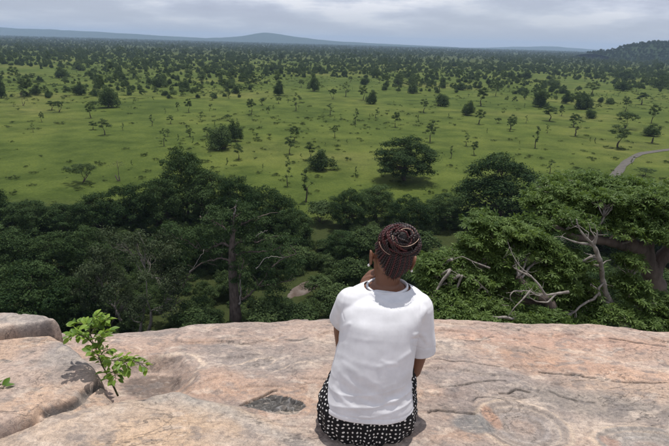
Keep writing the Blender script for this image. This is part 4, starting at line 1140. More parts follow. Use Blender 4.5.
def near_tree(label, foot, limbs, pads, nleaf, name, size=.118, trunk_mat='bark_mid'):
    r = np.random.default_rng(len(pads) * 13 + nleaf)
    t = thing(name, foot, label, 'tree')
    foot = np.array(foot)
    bins = {}
    anchor = []
    for mat, rad0, rad1, pts in limbs:
        A = np.array([at_dist(a, b, D) for a, b, D in pts]); n = len(A)
        tt = np.linspace(0, n - 1, (n - 1) * 6 + 1); A2 = np.stack([np.interp(tt, range(n), A[:, k]) for k in range(3)], -1)
        for _ in range(2): A2[1:-1] = (A2[:-2] + 2 * A2[1:-1] + A2[2:]) / 4
        wob = np.array([[mnoise.noise(Vector(p * 1.6) + Vector((k * 7.3, 3.0, k * 2.1))) for k in range(3)] for p in A2]) * min(rad0 * 1.1, .14)
        A2 = A2 + wob
        R_ = np.linspace(rad0, rad1, len(A2)) * (1 + .12 * np.sin(np.arange(len(A2)) * 1.7))
        mb = bins.setdefault(mat, [])
        if mat == 'bark_pale': R_ = R_ * np.linspace(1.15, .45, len(A2))
        one = MB(); one.tube(A2 - foot, R_, 9); mb.append(one)
        if mat == 'bark_pale':
            for q in range(4):
                ii = r.integers(len(A2) // 3, len(A2)); dv = unit(unit(A2[min(ii + 1, len(A2) - 1)] - A2[ii - 1]) * .6 + r.normal(size=3) * .7)
                one.tube(curve(A2[ii], A2[ii] + dv * r.uniform(.15, .5), r, .3, 6) - foot, np.linspace(R_[ii] * .5, R_[ii] * .12, 6), 5)
        anchor.append((A2, R_))
    names = {'bark_mid': 'trunk', 'bark_pale': 'bare_branch', 'bark_dark': 'branch'}
    for mat, lst in bins.items():
        for one in lst: link(names[mat], one.mesh(names[mat], M[mat]), t)
    allA = np.vstack([a for a, _ in anchor])
    tw = MB(); B = []
    for (px, py, D, rx, rz) in pads:
        c = at_dist(px, py, D); u = D / .9 / F_PX
        B.append((c, np.array([rx * u, rx * u, rz * u])))
        i = np.argmin(np.linalg.norm(allA - c, axis=1)); a = allA[i]
        P1 = curve(a, c - [0, 0, rz * u * .3], r, .14, 8, .05); tw.tube(P1 - foot, np.linspace(.035, .018, 8), 5)
        for _ in range(26):
            d = unit(r.normal(size=3) * [1, 1, .5] + [0, 0, .15]); e = c + d * np.array([rx * u, rx * u, rz * u]) * r.uniform(.6, 1)
            tw.tube(curve(P1[r.integers(4, 8)], e, r, .2, 5) - foot, np.linspace(.013, .005, 5), 4)
    link('twigs', tw.mesh('twigs', M['bark_pale']), t)
    P, d, k, bt = crown_points(r, B, int(nleaf * 1.35), .42, 1.0)
    q, tn = leaflet_cluster(r, P - foot, size, .45)
    tn = np.clip(tn + np.tile(bt * .8, 6), 0, 1)
    mb = MB(); mb.quads(q, tn); link('crown', mb.mesh('crown', M['near_leaf'], False), t)
    return t
fz = lambda x, y: [x, y, float(ground_z(x, y)) - .2]
f1 = fz(9.2, 13.2)
limbs1 = [('bark_mid', .36, .20, [(690, 420, 13.2), (672, 360, 13.2), (664, 318, 13.2), (658, 290, 13.1), (650, 268, 13.0), (640, 250, 12.9), (628, 240, 12.8)]),
          ('bark_mid', .20, .10, [(652, 270, 13.0), (662, 250, 13.3), (675, 232, 13.6), (700, 215, 14)]),
          ('bark_mid', .15, .06, [(640, 250, 12.9), (618, 243, 12.6), (596, 242, 12.2), (572, 236, 12.0), (556, 226, 12.0)]),
          ('bark_mid', .13, .05, [(630, 242, 12.8), (622, 225, 13.2), (606, 208, 13.6), (590, 197, 13.8)]),
          ('bark_mid', .13, .05, [(650, 262, 13.1), (652, 235, 13.4), (646, 212, 13.8), (634, 196, 14)])]
pads1 = [(560, 190, 13.6, 24, 9), (585, 182, 13.9, 22, 8), (610, 186, 13.8, 24, 9), (636, 192, 13.6, 26, 10), (662, 194, 13.6, 26, 10), (690, 200, 13.8, 30, 12),
         (545, 205, 13.2, 20, 9), (570, 208, 12.9, 22, 9), (598, 208, 12.8, 22, 10), (626, 212, 12.7, 24, 10), (652, 216, 12.7, 24, 10), (676, 222, 12.8, 24, 12),
         (538, 222, 12.7, 18, 8), (560, 226, 12.4, 20, 8), (640, 230, 12.3, 20, 8), (662, 236, 12.4, 20, 8), (618, 228, 12.2, 18, 7), (545, 198, 14.2, 18, 8), (700, 240, 12.8, 26, 14), (575, 220, 12.0, 16, 6),
         (648, 196, 12.6, 18, 7), (604, 198, 12.4, 18, 6)]
near_tree('big leafy tree at the right, thick dark trunk by the photo edge, wide crown', f1, limbs1, pads1, 12500, 'leafy_tree')
f2 = fz(6.6, 11.6)
limbs2 = [('bark_pale', .105, .065, [(636, 352, 11.6), (622, 326, 11.6), (612, 308, 11.5), (605, 290, 11.4), (602, 270, 11.3), (596, 252, 11.2), (590, 243, 11.1)]),
          ('bark_pale', .05, .02, [(600, 262, 11.2), (594, 248, 11.1), (586, 238, 11.0), (580, 228, 11.0), (578, 220, 11.0)]),
          ('bark_pale', .042, .02, [(593, 244, 11.1), (596, 236, 11.0), (597, 230, 11.0)]),
          ('bark_pale', .036, .015, [(594, 246, 11.1), (580, 243, 11.0), (568, 238, 10.9), (561, 235, 10.9)]),
          ('bark_pale', .06, .035, [(611, 306, 11.5), (601, 300, 11.3), (598, 290, 11.2), (604, 284, 11.3)]),
          ('bark_pale', .05, .03, [(640, 320, 11.6), (652, 318, 11.5), (640, 308, 11.4), (630, 298, 11.3)]),
          ('bark_mid', .25, .22, [(660, 420, 11.6), (645, 375, 11.6), (636, 352, 11.6)])]
pads2 = [(575, 262, 11.6, 18, 9), (556, 270, 11.4, 18, 9), (630, 262, 11.8, 14, 8), (628, 285, 11.6, 16, 9), (640, 300, 11.3, 16, 9), (575, 285, 11.8, 18, 9), (585, 305, 11.4, 18, 9), (560, 300, 11.6, 18, 10),
         (618, 315, 11.0, 18, 8), (645, 322, 11.0, 18, 8), (668, 305, 11.4, 16, 9), (680, 325, 11.2, 20, 10), (590, 322, 11.0, 18, 7), (560, 322, 10.8, 20, 8)]
near_tree('lower right tree whose pale forked limb stands bare in front of the leaves', f2, limbs2, pads2, 6800, 'leafy_tree')
f3 = fz(4.4, 10.6)
limbs3 = [('bark_mid', .16, .09, [(580, 400, 10.6), (566, 350, 10.6), (556, 320, 10.7), (546, 303, 10.7), (532, 290, 10.7), (520, 275, 10.8)]),
          ('bark_mid', .10, .05, [(560, 326, 10.7), (540, 308, 10.9), (522, 300, 11), (500, 288, 11.2), (480, 270, 11.3), (470, 255, 11.4)]),
          ('bark_pale', .030, .016, [(568, 292, 10.1), (556, 294, 10.1), (545, 296, 10.1), (536, 296, 10.1), (528, 291, 10.1), (515, 291, 10.1)]),
          ('bark_pale', .024, .010, [(545, 296, 10.1), (538, 284, 10.1), (531, 276, 10.2), (520, 266, 10.2), (514, 256, 10.3), (508, 242, 10.4)]),
          ('bark_pale', .022, .012, [(530, 291, 10.1), (522, 300, 10.0), (514, 308, 9.9), (507, 318, 9.9)]),
          ('bark_pale', .020, .010, [(556, 294, 10.1), (548, 303, 10.0), (536, 302, 10.0), (528, 297, 10.0), (531, 288, 10.0), (536, 297, 10.0)]),
          ('bark_pale', .018, .010, [(522, 292, 10.1), (514, 291, 10.1), (510, 296, 10.0), (511, 302, 10.0)]),
          ('bark_pale', .022, .010, [(531, 276, 10.2), (518, 270, 10.3), (512, 266, 10.3), (520, 262, 10.2)]),
          ('bark_pale', .018, .009, [(490, 268, 10.8), (474, 262, 10.8), (462, 256, 10.8), (452, 260, 10.8)]),
          ('bark_pale', .018, .009, [(486, 290, 10.6), (476, 280, 10.6), (462, 276, 10.6), (450, 270, 10.6)])]
pads3 = [(486, 222, 11.8, 18, 8), (505, 232, 11.6, 20, 9), (476, 240, 11.5, 16, 7), (530, 238, 11.8, 18, 8), (515, 250, 11.4, 20, 8), (545, 252, 11.6, 18, 8), (495, 255, 11.3, 18, 8),
         (440, 262, 11.2, 18, 8), (456, 272, 11.0, 20, 8), (428, 278, 11.0, 16, 8), (478, 280, 11.0, 20, 9), (500, 272, 11.2, 18, 8), (446, 288, 10.8, 20, 8), (468, 298, 10.6, 22, 9), (430, 298, 10.7, 18, 8),
         (494, 302, 10.7, 20, 8), (448, 310, 10.3, 24, 8), (478, 316, 10.2, 24, 8), (515, 318, 10.3, 22, 7), (545, 318, 10.4, 20, 7), (540, 275, 11.4, 18, 8), (555, 285, 11.2, 16, 8), (424, 318, 10.2, 16, 8), (520, 285, 11.0, 16, 6), (462, 254, 11.5, 14, 6)]
near_tree('low leafy tree right of the woman with twisted bleached dead branches in front', f3, limbs3, pads3, 13500, 'leafy_tree')

# ------------------------------------------------------------------ sapling in the crevice at the left
def sapling_leaf(seed):
    """a pointed oval leaf, folded along its rib and curling down; 20 faces"""
    r = np.random.default_rng(seed); V, F = [], []
    n = 6
    for i in range(n):
        t = i / (n - 1); w = .30 * math.sin(math.pi * min(t * .93 + .05, 1)) ** .8
        zc = -.25 * t * t; V += [(t, -w, zc + .35 * w), (t, 0, zc), (t, w, zc + .35 * w)]
    for i in range(n - 1):
        a = i * 3; F += [(a, a + 3, a + 4, a + 1), (a + 1, a + 4, a + 5, a + 2)]
    return np_mesh('leaf', np.array(V), np.array(F), M['sapling_leaf'], {'tone': np.full(len(V), .35 + .25 * seed)}, True)
M['sapling_stem'] = bark_mat('sapling_stem', (0.06, 0.075, 0.03), (0.12, 0.11, 0.06), 30)
def sapling(label, foot, stems, nper, size, seed, cat='plant'):
    r = np.random.default_rng(seed); foot = np.array(foot)
    t = thing('sapling', foot, label, cat)
    lm = [sapling_leaf(k) for k in range(3)]
    mb = MB()
    for pts, rad, lv in stems:
        A = np.array([at_dist(a, b, D) for a, b, D in pts]) - foot; n = len(A)
        tt = np.linspace(0, n - 1, n * 5); A2 = np.stack([np.interp(tt, range(n), A[:, k]) for k in range(3)], -1)
        A2[1:-1] = (A2[:-2] + A2[1:-1] * 2 + A2[2:]) / 4
        mb.tube(A2, np.linspace(rad, rad * .35, len(A2)), 5)
        lv = int(lv * 2.3)
        for j in range(lv):
            f = (j + .6) / lv; f = .15 + .85 * f; i = min(int(f * (len(A2) - 1)), len(A2) - 2)
            p = A2[i]; T = unit(A2[i + 1] - A2[i]); side = 1 if j % 2 else -1
            S = unit(np.cross(T, [0, 0, 1])) * side
            d = unit(T * .55 + S * .9 + r.normal(size=3) * .35 + [0, 0, .15])
            pet = p + d * .012; mb.tube([p, p + d * .006, pet], [.0012, .001, .0009], 4)
            o = link('leaf', lm[r.integers(3)], t)
            up = unit(np.array([0, 0, 1.0]) + r.normal(size=3) * .45); y = unit(np.cross(up, d)); z = np.cross(d, y)
            s = size * r.uniform(.7, 1.3)
            o.matrix_local = Matrix(((d[0] * s, y[0] * s, z[0] * s, pet[0]), (d[1] * s, y[1] * s, z[1] * s, pet[1]), (d[2] * s, y[2] * s, z[2] * s, pet[2]), (0, 0, 0, 1)))
    link('stem', mb.mesh('stem', M['sapling_stem']), t)
    return t
foot = at_dist(118, 394, 1.88); foot[2] = float(rock_height(np.array([foot[0]]), np.array([foot[1]]))[0]) - .01
D0 = 1.80
st = [([(118, 396, 1.90), (111, 381, 1.90), (102, 365, 1.92), (96, 349, 1.94), (90, 335, 1.96)], .0045, 10),
      ([(94, 345, 1.94), (86, 337, 1.92), (78, 335, 1.90), (68, 336, 1.88)], .003, 16),
      ([(92, 339, 1.96), (88, 329, 1.97), (84, 324, 1.98), (76, 323, 1.98)], .003, 14),
      ([(90, 335, 1.96), (96, 327, 1.98), (100, 321, 2.00), (108, 320, 2.00)], .003, 16),
      ([(90, 333, 1.96), (90, 325, 1.94), (93, 318, 1.94), (98, 317, 1.94)], .003, 12),
      ([(96, 349, 1.94), (100, 341, 1.92), (104, 334, 1.90), (108, 331, 1.88)], .003, 11),
      ([(102, 365, 1.92), (110, 361, 1.90), (118, 360, 1.88), (126, 363, 1.87), (130, 369, 1.87)], .003, 14),
      ([(118, 360, 1.88), (130, 360, 1.87), (140, 363, 1.86), (148, 369, 1.86)], .0025, 9),
      ([(102, 365, 1.92), (98, 355, 1.88), (92, 351, 1.86)], .003, 8),
      ([(108, 375, 1.90), (114, 371, 1.86), (116, 379, 1.84)], .0025, 9),
      ([(98, 359, 1.93), (104, 351, 1.96), (110, 349, 1.98)], .0025, 7)]
sapling('bright green leafy sapling growing from the crevice beside the left slab', foot, st, 0, .030, 4)
foot = at_dist(-14, 398, 1.78); foot[2] = .05
sapling('green leaves of a low shoot at the left photo edge on the large slab', foot, [([(-14, 398, 1.78), (-8, 392, 1.77), (-2, 388, 1.76), (4, 388, 1.75)], .003, 7), ([(-14, 398, 1.78), (-18, 386, 1.8), (-16, 376, 1.8)], .003, 6)], 0, .031, 9)

# ------------------------------------------------------------------ the seated woman
def plain_mat(name, col, rough=.6, spec=.3, bump=0.0, bscale=400, sss=0.0):
    m, nt, N, L, out = new_mat(name)
    tc = N.new('ShaderNodeTexCoord')
    f = noise_tex(nt, 14, 5, .6, tc.outputs['Object'])
    p = N.new('ShaderNodeBsdfPrincipled'); p.inputs['Roughness'].default_value = rough; p.inputs['Specular IOR Level'].default_value = spec
    L.new(ramp(nt, f, [(.3, tuple(c * .88 for c in col)), (.7, tuple(min(c * 1.1, .95) for c in col))]), p.inputs['Base Color'])
    if sss: p.inputs['Subsurface Weight'].default_value = sss; p.inputs['Subsurface Radius'].default_value = (.012, .005, .003); p.inputs['Subsurface Scale'].default_value = 1
    if bump:
        g = noise_tex(nt, bscale, 3, .6, tc.outputs['Object']); b = N.new('ShaderNodeBump'); b.inputs['Strength'].default_value = bump; b.inputs['Distance'].default_value = .0006
        L.new(g, b.inputs['Height']); L.new(b.outputs[0], p.inputs['Normal'])
    L.new(p.outputs[0], out.inputs['Surface']); return m
M['skin'] = plain_mat('skin', (.17, .078, .046), .5, .35, .3, 500, .08)
M['shirt'] = plain_mat('shirt', (.67, .67, .69), .85, .15, .5, 900)
M['hair'] = plain_mat('hair', (.010, .006, .006), .5, .4, .5, 900)
M['braid_red'] = plain_mat('braid_red', (.060, .009, .010), .42, .5, .5, 900)
M['braid_dark'] = plain_mat('braid_dark', (.014, .006, .006), .42, .5, .5, 900)
M['pearl'] = plain_mat('pearl', (.80, .78, .74), .2, .6)
M['wire'] = plain_mat('wire', (.62, .42, .30), .3, .7)
M['eye'] = plain_mat('eye', (.75, .72, .68), .2, .6)
M['sole'] = plain_mat('sole', (.05, .04, .035), .8, .2)
m, nt, N, L, out = new_mat('polka_cloth')
au = N.new('ShaderNodeAttribute'); au.attribute_name = 'cloth_uv'
vo = N.new('ShaderNodeTexVoronoi'); vo.voronoi_dimensions = '2D'; vo.inputs['Scale'].default_value = 51; vo.inputs['Randomness'].default_value = .42
L.new(au.outputs['Vector'], vo.inputs['Vector'])
dot = mth(nt, 'LESS_THAN', vo.outputs['Distance'], .205)
p = N.new('ShaderNodeBsdfPrincipled'); p.inputs['Roughness'].default_value = .8; p.inputs['Specular IOR Level'].default_value = .2
L.new(mixrgb(nt, dot, (.010, .010, .012), (.70, .69, .66)), p.inputs['Base Color']); L.new(p.outputs[0], out.inputs['Surface']); M['polka'] = m

def project(V):
    d = V - np.array([0, 0, CAM_H]); z = d @ FWD
    return 334.5 + F_PX * (d @ RGT) / z, 223 - F_PX * (d @ UPV) / z
def fuse(mb, voxel, smooth=4, factor=.5):
    """melt overlapping closed shapes into one continuous surface"""
    me = mb.mesh('tmp', None); o = bpy.data.objects.new('tmp', me); COL.objects.link(o)
    md = o.modifiers.new('r', 'REMESH'); md.mode = 'VOXEL'; md.voxel_size = voxel
    if smooth: sm = o.modifiers.new('s', 'SMOOTH'); sm.iterations = smooth; sm.factor = factor
    bpy.context.view_layer.update()
    dg = bpy.context.evaluated_depsgraph_get(); ev = o.evaluated_get(dg); em = ev.to_mesh()
    V = np.empty(len(em.vertices) * 3); em.vertices.foreach_get('co', V); V = V.reshape(-1, 3)
    nl = len(em.loops); lv = np.empty(nl, np.int32); em.loops.foreach_get('vertex_index', lv)
    ls = np.empty(len(em.polygons), np.int32); em.polygons.foreach_get('loop_start', ls)
    lt = np.empty(len(em.polygons), np.int32); em.polygons.foreach_get('loop_total', lt)
    F = np.stack([lv[ls], lv[ls + 1], lv[ls + 2], lv[np.where(lt > 3, ls + 3, ls + 2)]], -1)
    nr = np.empty(len(V) * 3); em.vertices.foreach_get('normal', nr); nr = nr.reshape(-1, 3)
    ev.to_mesh_clear(); bpy.data.objects.remove(o); bpy.data.meshes.remove(me)
    return V, F, nr
def cut(V, F, keep):
    F = F[keep[F].all(1)]; u = np.unique(F); rm = -np.ones(len(V), int); rm[u] = np.arange(len(u))
    return V[u], rm[F]
def ellipsoid(mb, c, r, X=None, n=20, tone=None):
    th = np.linspace(0, math.pi, n + 1)[1:-1]; ph = np.arange(2 * n) * math.pi / n
    T, P_ = np.meshgrid(th, ph, indexing='ij')
    U = np.stack([np.sin(T) * np.cos(P_), np.sin(T) * np.sin(P_), np.cos(T)], -1).reshape(-1, 3)
    U = np.vstack([U, [[0, 0, 1], [0, 0, -1]]]) * np.asarray(r)
    if X is not None: U = U @ np.asarray(X).T
    k = 2 * n; F = []
    i = np.arange(n - 2)[:, None] * k; j = np.arange(k)[None, :]; j2 = (j + 1) % k
    F = np.stack([i + j, i + k + j, i + k + j2, i + j2], -1).reshape(-1, 4)
    j = np.arange(k); j2 = (j + 1) % k; a, b = (n - 1) * k, (n - 1) * k + 1; l = (n - 2) * k
    F = np.vstack([F, np.stack([np.full(k, a), j, j2, j2], -1), np.stack([np.full(k, b), l + j2, l + j, l + j], -1)])
    mb.add(U + np.asarray(c), F, tone)
def capsule(mb, pts, rad, sides=16):
    pts = np.asarray(pts, float); rad = np.asarray(rad, float); n = len(pts)
    tt = np.linspace(0, n - 1, (n - 1) * 5 + 1); A = np.stack([np.interp(tt, range(n), pts[:, k]) for k in range(3)], -1); R_ = np.interp(tt, range(n), rad)
    A[1:-1] = (A[:-2] + 2 * A[1:-1] + A[2:]) / 4
    mb.tube(A, R_, sides); ellipsoid(mb, A[0], [R_[0]] * 3, n=8); ellipsoid(mb, A[-1], [R_[-1]] * 3, n=8)
def loft(mb, rings, n=40, e=2.3):
    """rings: centre, side half vector, fore-aft half depth"""
    th = np.arange(n) * 2 * math.pi / n; V = []
    cs, sn = np.cos(th), np.sin(th); cs = np.sign(cs) * np.abs(cs) ** (2 / e); sn = np.sign(sn) * np.abs(sn) ** (2 / e)
    for c, a, b in rings: V.append(np.asarray(c) + cs[:, None] * np.asarray(a) + sn[:, None] * np.asarray(b))
    V = np.array(V); m_ = len(rings)
    i = np.arange(m_ - 1)[:, None] * n; j = np.arange(n)[None, :]; j2 = (j + 1) % n
    F = np.stack([i + j, i + j2, i + n + j2, i + n + j], -1).reshape(-1, 4)
    V = np.vstack([V.reshape(-1, 3), V[0].mean(0), V[-1].mean(0)]); j = np.arange(n); j2 = (j + 1) % n
    F = np.vstack([F, np.stack([np.full(n, m_ * n), j2, j, j], -1), np.stack([np.full(n, m_ * n + 1), (m_ - 1) * n + j, (m_ - 1) * n + j2, (m_ - 1) * n + j2], -1)])
    mb.add(V, F)
def rings_px(rows, scale=1.0):
    R_ = []
    for py, l, r, D, b in rows:
        a, c = at_dist(l, py, D), at_dist(r, py, D)
        R_.append(((a + c) / 2, (c - a) / 2 * scale, np.array([0, b * scale, .12 * b])))
    tt = np.linspace(0, len(R_) - 1, (len(R_) - 1) * 3 + 1); out = []
    for k in range(3):
        A = np.array([q[k] for q in R_]); out.append(np.stack([np.interp(tt, range(len(R_)), A[:, j]) for j in range(3)], -1))
    for o_ in out:
        o_[1:-1] = (o_[:-2] + 2 * o_[1:-1] + o_[2:]) / 4
    return list(zip(*out))

SEAT = at_height(367, 436, 0.0); SEAT[1] += .10; SEAT[2] = -.01
person = thing('person', SEAT, 'woman seen from behind sitting on the rock in white T-shirt and black polka dot skirt', 'person')
W2 = SEAT
# --- torso outline (py, left px, right px, ground distance, half depth)
TORSO = [(428, 325, 412, 1.665, .108), (412, 323, 413, 1.67, .112), (400, 325, 412, 1.675, .110), (388, 328, 411, 1.685, .106), (375, 331, 411, 1.70, .104), (358, 335, 413, 1.715, .108),
         (342, 339, 416, 1.735, .112), (326, 341, 419, 1.755, .115), (312, 341, 424, 1.77, .112), (303, 342, 428, 1.785, .102), (296, 346, 424, 1.795, .090), (291, 354, 417, 1.81, .074), (287.5, 362, 410, 1.818, .062), (285.5, 367, 407.5, 1.822, .056)]
HC = at_dist(392, 257, 1.865)                                  # head centre
tilt = math.radians(9)
HX = np.array([math.cos(tilt), .10, -math.sin(tilt)]); HX /= np.linalg.norm(HX)
HZ = np.array([math.sin(tilt), .12, math.cos(tilt)]); HZ -= HX * np.dot(HX, HZ); HZ /= np.linalg.norm(HZ)
HY = np.cross(HZ, HX); HM = np.stack([HX, HY, HZ], 1)
def H(x, y, z): return HC + HM @ np.array([x, y, z])
shL, shR = at_dist(348, 304, 1.795), at_dist(420, 308, 1.795)
elL, elR = at_dist(345, 350, 1.90), at_dist(413, 370, 1.85)
wrL = at_dist(362.5, 293, 1.96); wrR = np.array([elR[0] - .03, 2.01, .30])
kneeL, kneeR = np.array([SEAT[0] - .005, 2.09, .32]), np.array([SEAT[0] + .15, 2.09, .31])
hipL, hipR = np.array([SEAT[0] - .065, 1.72, .10]), np.array([SEAT[0] + .09, 1.72, .10])
def rz_at(x, y): return float(rock_height(np.array([x]), np.array([y]))[0])
anL = np.array([SEAT[0] - .01, 2.28, rz_at(SEAT[0] - .01, 2.28) + .07]); anR = np.array([SEAT[0] + .12, 2.28, rz_at(SEAT[0] + .12, 2.28) + .07])

body = MB()
loft(body, rings_px([(a - (14 if a > 420 else 0), b + 3, c - 3, d, e * (.76 if a > 385 else .95)) for a, b, c, d, e in TORSO], .93))
capsule(body, [at_dist(387, 296, 1.825), at_dist(386.5, 284, 1.84), H(-.004, -.012, -.06)], [.060, .047, .050])
ellipsoid(body, H(0, -.004, .012), (.068, .088, .090), HM, 24)              # skull
ellipsoid(body, H(0, .035, -.052), (.055, .055, .060), HM, 18)              # jaw and cheeks
ellipsoid(body, H(0, .075, -.088), (.022, .018, .018), HM, 10)              # chin
ellipsoid(body, H(0, .098, -.020), (.014, .018, .024), HM, 10)              # nose
ellipsoid(body, H(0, .104, -.034), (.018, .011, .010), HM, 10)
ellipsoid(body, H(0, .090, -.058), (.024, .010, .0055), HM, 10); ellipsoid(body, H(0, .088, -.067), (.021, .010, .0065), HM, 10)   # lips
for s in (-1, 1):
    ellipsoid(body, H(s * .034, .078, .020), (.020, .012, .006), HM, 10)    # brow
    ellipsoid(body, H(s * .040, .062, -.030), (.022, .022, .020), HM, 10)   # cheekbone
    # ear: rim loop and lobe
    E0 = H(s * .074, -.004, -.010)
    loop = [E0 + HM @ np.array([s * (.004 + .012 * (0.6 + .4 * math.sin(a))), -.014 * math.cos(a) - .006, .026 * math.sin(a)]) for a in np.linspace(-1.4, 4.2, 16)]
    body.tube(loop, .0055, 8); ellipsoid(body, E0 + HM @ np.array([s * .006, -.003, 0]), (.0065, .011, .021), HM, 10)
    ellipsoid(body, E0 + HM @ np.array([s * .008, -.002, -.027]), (.0065, .008, .009), HM, 8)
capsule(body, [shL, at_dist(343, 328, 1.85), elL], [.050, .040, .036]); capsule(body, [elL, elL * .6 + wrL * .4, wrL], [.038, .036, .025])
capsule(body, [shR, at_dist(421, 345, 1.81), elR], [.050, .037, .034]); capsule(body, [elR, elR * .6 + wrR * .4, wrR], [.034, .033, .025])
for hp, kn, an in ((hipL, kneeL, anL), (hipR, kneeR, anR)):
    capsule(body, [hp, hp * .5 + kn * .5, kn], [.080, .070, .056]); capsule(body, [kn, kn * .62 + an * .38, an], [.056, .052, .034])
    ft = np.array([an[0], an[1] + .17, rz_at(an[0], an[1] + .17) + .022])
    hl = np.array([an[0], an[1] - .03, rz_at(an[0], an[1] - .03) + .028])
    capsule(body, [hl, an * .5 + ft * .5 + [0, 0, -.012], ft - [0, .03, 0]], [.030, .033, .030])
    for k in range(5):
        x = (k - 2) * .016 * (1 if an is anL else -1); capsule(body, [ft + [x * .8, -.045, .0], ft + [x, .012 - .007 * abs(k - 1), -.006]], [.012, .0095 if k else .011], 8)
def hand(wrist, fwd, palm, side, curl, spread=.018, scale=1.0):
    """palm and five bent fingers; side points from the little finger to the thumb"""
    fwd, palm = unit(np.array(fwd, float)), np.array(palm, float); palm = unit(palm - fwd * np.dot(fwd, palm)); sd = unit(np.array(side, float) - fwd * np.dot(fwd, side))
    sd = unit(sd - palm * np.dot(palm, sd))
    X = np.stack([sd, palm, fwd], 1)
    ellipsoid(body, wrist + fwd * .045, (.038, .015, .055), X, 14)
    for k, (ln, off) in enumerate(((.066, .028), (.074, .010), (.069, -.009), (.055, -.027))):
        p = wrist + fwd * (.082 - .004 * abs(k - 1)) + sd * off; pts = [p - fwd * .02, p]; d = fwd + sd * (1.5 - k) * .05
        for q, fr in enumerate((.45, .32, .23)):
            d = unit(d * math.cos(curl) + palm * math.sin(curl)); pts.append(pts[-1] + d * ln * fr)
        capsule(body, pts, [.0095, .0095, .009, .0085, .0075], 10)
    p = wrist + fwd * .02 + sd * .026; d = unit(fwd * .7 + sd * .75 + palm * .35); pts = [p, p + d * .035]; d = unit(d + fwd * .5 + palm * .25); pts += [pts[-1] + d * .030, pts[-1] + d * .053]
    capsule(body, pts, [.013, .0115, .0105, .0085], 10)
cheek = H(-.080, .040, -.030)
hand(wrL, cheek - wrL + np.array([-.010, .0, -.02]), H(0, 0, 0) - cheek + np.array([0, -.02, 0]), [.1, 1, .1], .45)
hand(wrR, [-.5, .8, .25], [-.1, .3, -1], [-1, -.3, 0], .35)
V, F, nr = fuse(body, .0048, 5, .5)
link('body', np_mesh('body', V - SEAT, F, M['skin']), person)
for s in (-1, 1):
    e = MB(); ellipsoid(e, H(s * .030, .083, -.002) - SEAT, (.0115, .0100, .0085), HM, 10); link('eye', e.mesh('eye', M['eye']), person)
    e = MB(); ellipsoid(e, H(s * .086, -.008, -.043) - SEAT, (.0052, .0052, .0052), HM, 10)
    e.tube([H(s * .084, -.006, -.030) - SEAT, H(s * .087, -.008, -.040) - SEAT], .0012, 6); link('earring', e.mesh('earring', M['pearl']), person)

# --- T-shirt: its own skin, cut open at neck, cuffs and hem, then given thickness
sh_ = MB()
loft(sh_, rings_px([(440, 325, 412, 1.66, .10)] + TORSO))
def sleeve(a, b, ra, rb): capsule(sh_, [a, a * .5 + b * .5, b], [ra, (ra + rb) / 2, rb], 24)
cuffL, cuffR = at_dist(338.5, 321, 1.835), at_dist(423.5, 352, 1.79)
sleeve(at_dist(352, 303, 1.795), at_dist(337, 331, 1.85), .060, .046)
sleeve(at_dist(416, 308, 1.795), at_dist(423, 358, 1.79), .064, .048)
sleeve(at_dist(368, 298, 1.80), at_dist(352, 303, 1.795), .045, .058); sleeve(at_dist(398, 299, 1.80), at_dist(416, 307, 1.795), .045, .060)
V, F, nr = fuse(sh_, .0037, 10, .6)
px_, py_ = project(V); back = sstep(.1, -.25, nr[:, 1])
def seg(pts, wid):
    d = polydist(px_, py_, pts); return np.exp(-(d / wid) ** 2)
x3, z3 = V[:, 0], V[:, 2]
disp = np.zeros(len(V))
disp += .0040 * fbm(x3 * 7, z3 * 9 + V[:, 1] * 5, 501, 3)
# gathers above the hem, sagging to the right
wv = (z3 - .14) * 150 - (x3 - SEAT[0]) * 26 + 2.2 * fbm(x3 * 8, z3 * 10, 502, 3)
disp += .0022 * (1.1 - np.abs(np.sin(wv * .5)) ** .5 * 2) * sstep(.30, .20, z3) * sstep(.120, .165, z3) * (.35 + .65 * sstep(-.3, .3, fbm(x3 * 9, z3 * 9, 503, 2)))
folds = [([(410, 352), (396, 362), (380, 366)], 2.2, .0035), ([(350, 337), (364, 340), (380, 341)], 2.6, .0014), ([(414, 335), (419, 333), (425, 336), (427, 342)], 1.8, .006),
         ([(412, 339), (420, 338), (424, 343)], 1.5, -.004), ([(382, 361), (388, 364), (395, 364)], 1.6, .0032), ([(378, 364.5), (388, 367.5), (398, 367)], 1.6, -.0015), ([(340, 322), (342, 328), (346, 326), (350, 324)], 1.8, .005),
         ([(336, 352), (350, 360), (372, 366), (392, 366)], 3.0, .0020), ([(372, 293), (380, 300), (390, 304), (402, 303), (412, 298)], 2.2, .0045), ([(370, 296), (380, 304), (392, 308), (406, 306)], 2.6, -.0040),
         ([(340, 372), (352, 384), (372, 396), (396, 402)], 2.6, .0030), ([(338, 380), (352, 393), (374, 404), (400, 406)], 2.4, -.0030), ([(345, 362), (360, 376), (380, 386), (404, 388)], 3.2, .0024),
         ([(334, 388), (345, 402), (362, 412), (390, 414)], 2.4, .0032), ([(408, 372), (398, 382), (380, 390)], 2.6, .0026), ([(410, 380), (400, 392), (384, 399)], 2.4, -.0026), ([(346, 345), (345, 365), (340, 385)], 3.0, .0022),
         ([(418, 312), (424, 326), (428, 346)], 3.2, -.0034), ([(426, 310), (431, 326), (433, 346)], 2.4, .0022), ([(343, 296), (340, 308), (338, 322)], 2.4, .0024)]
for pts, wd, am in folds: disp += am * .72 * seg(pts, wd * 1.05) * back * (.75 + .5 * fbm(x3 * 30, z3 * 30, 505, 2))
hz0 = .116 + .010 * fbm(V[:, 0] * 6, V[:, 1] * 6, 510, 2) + .02 * (V[:, 1] - 1.56)
disp -= .0016 * np.exp(-((V[:, 2] - hz0 - .020) / .0024) ** 2)
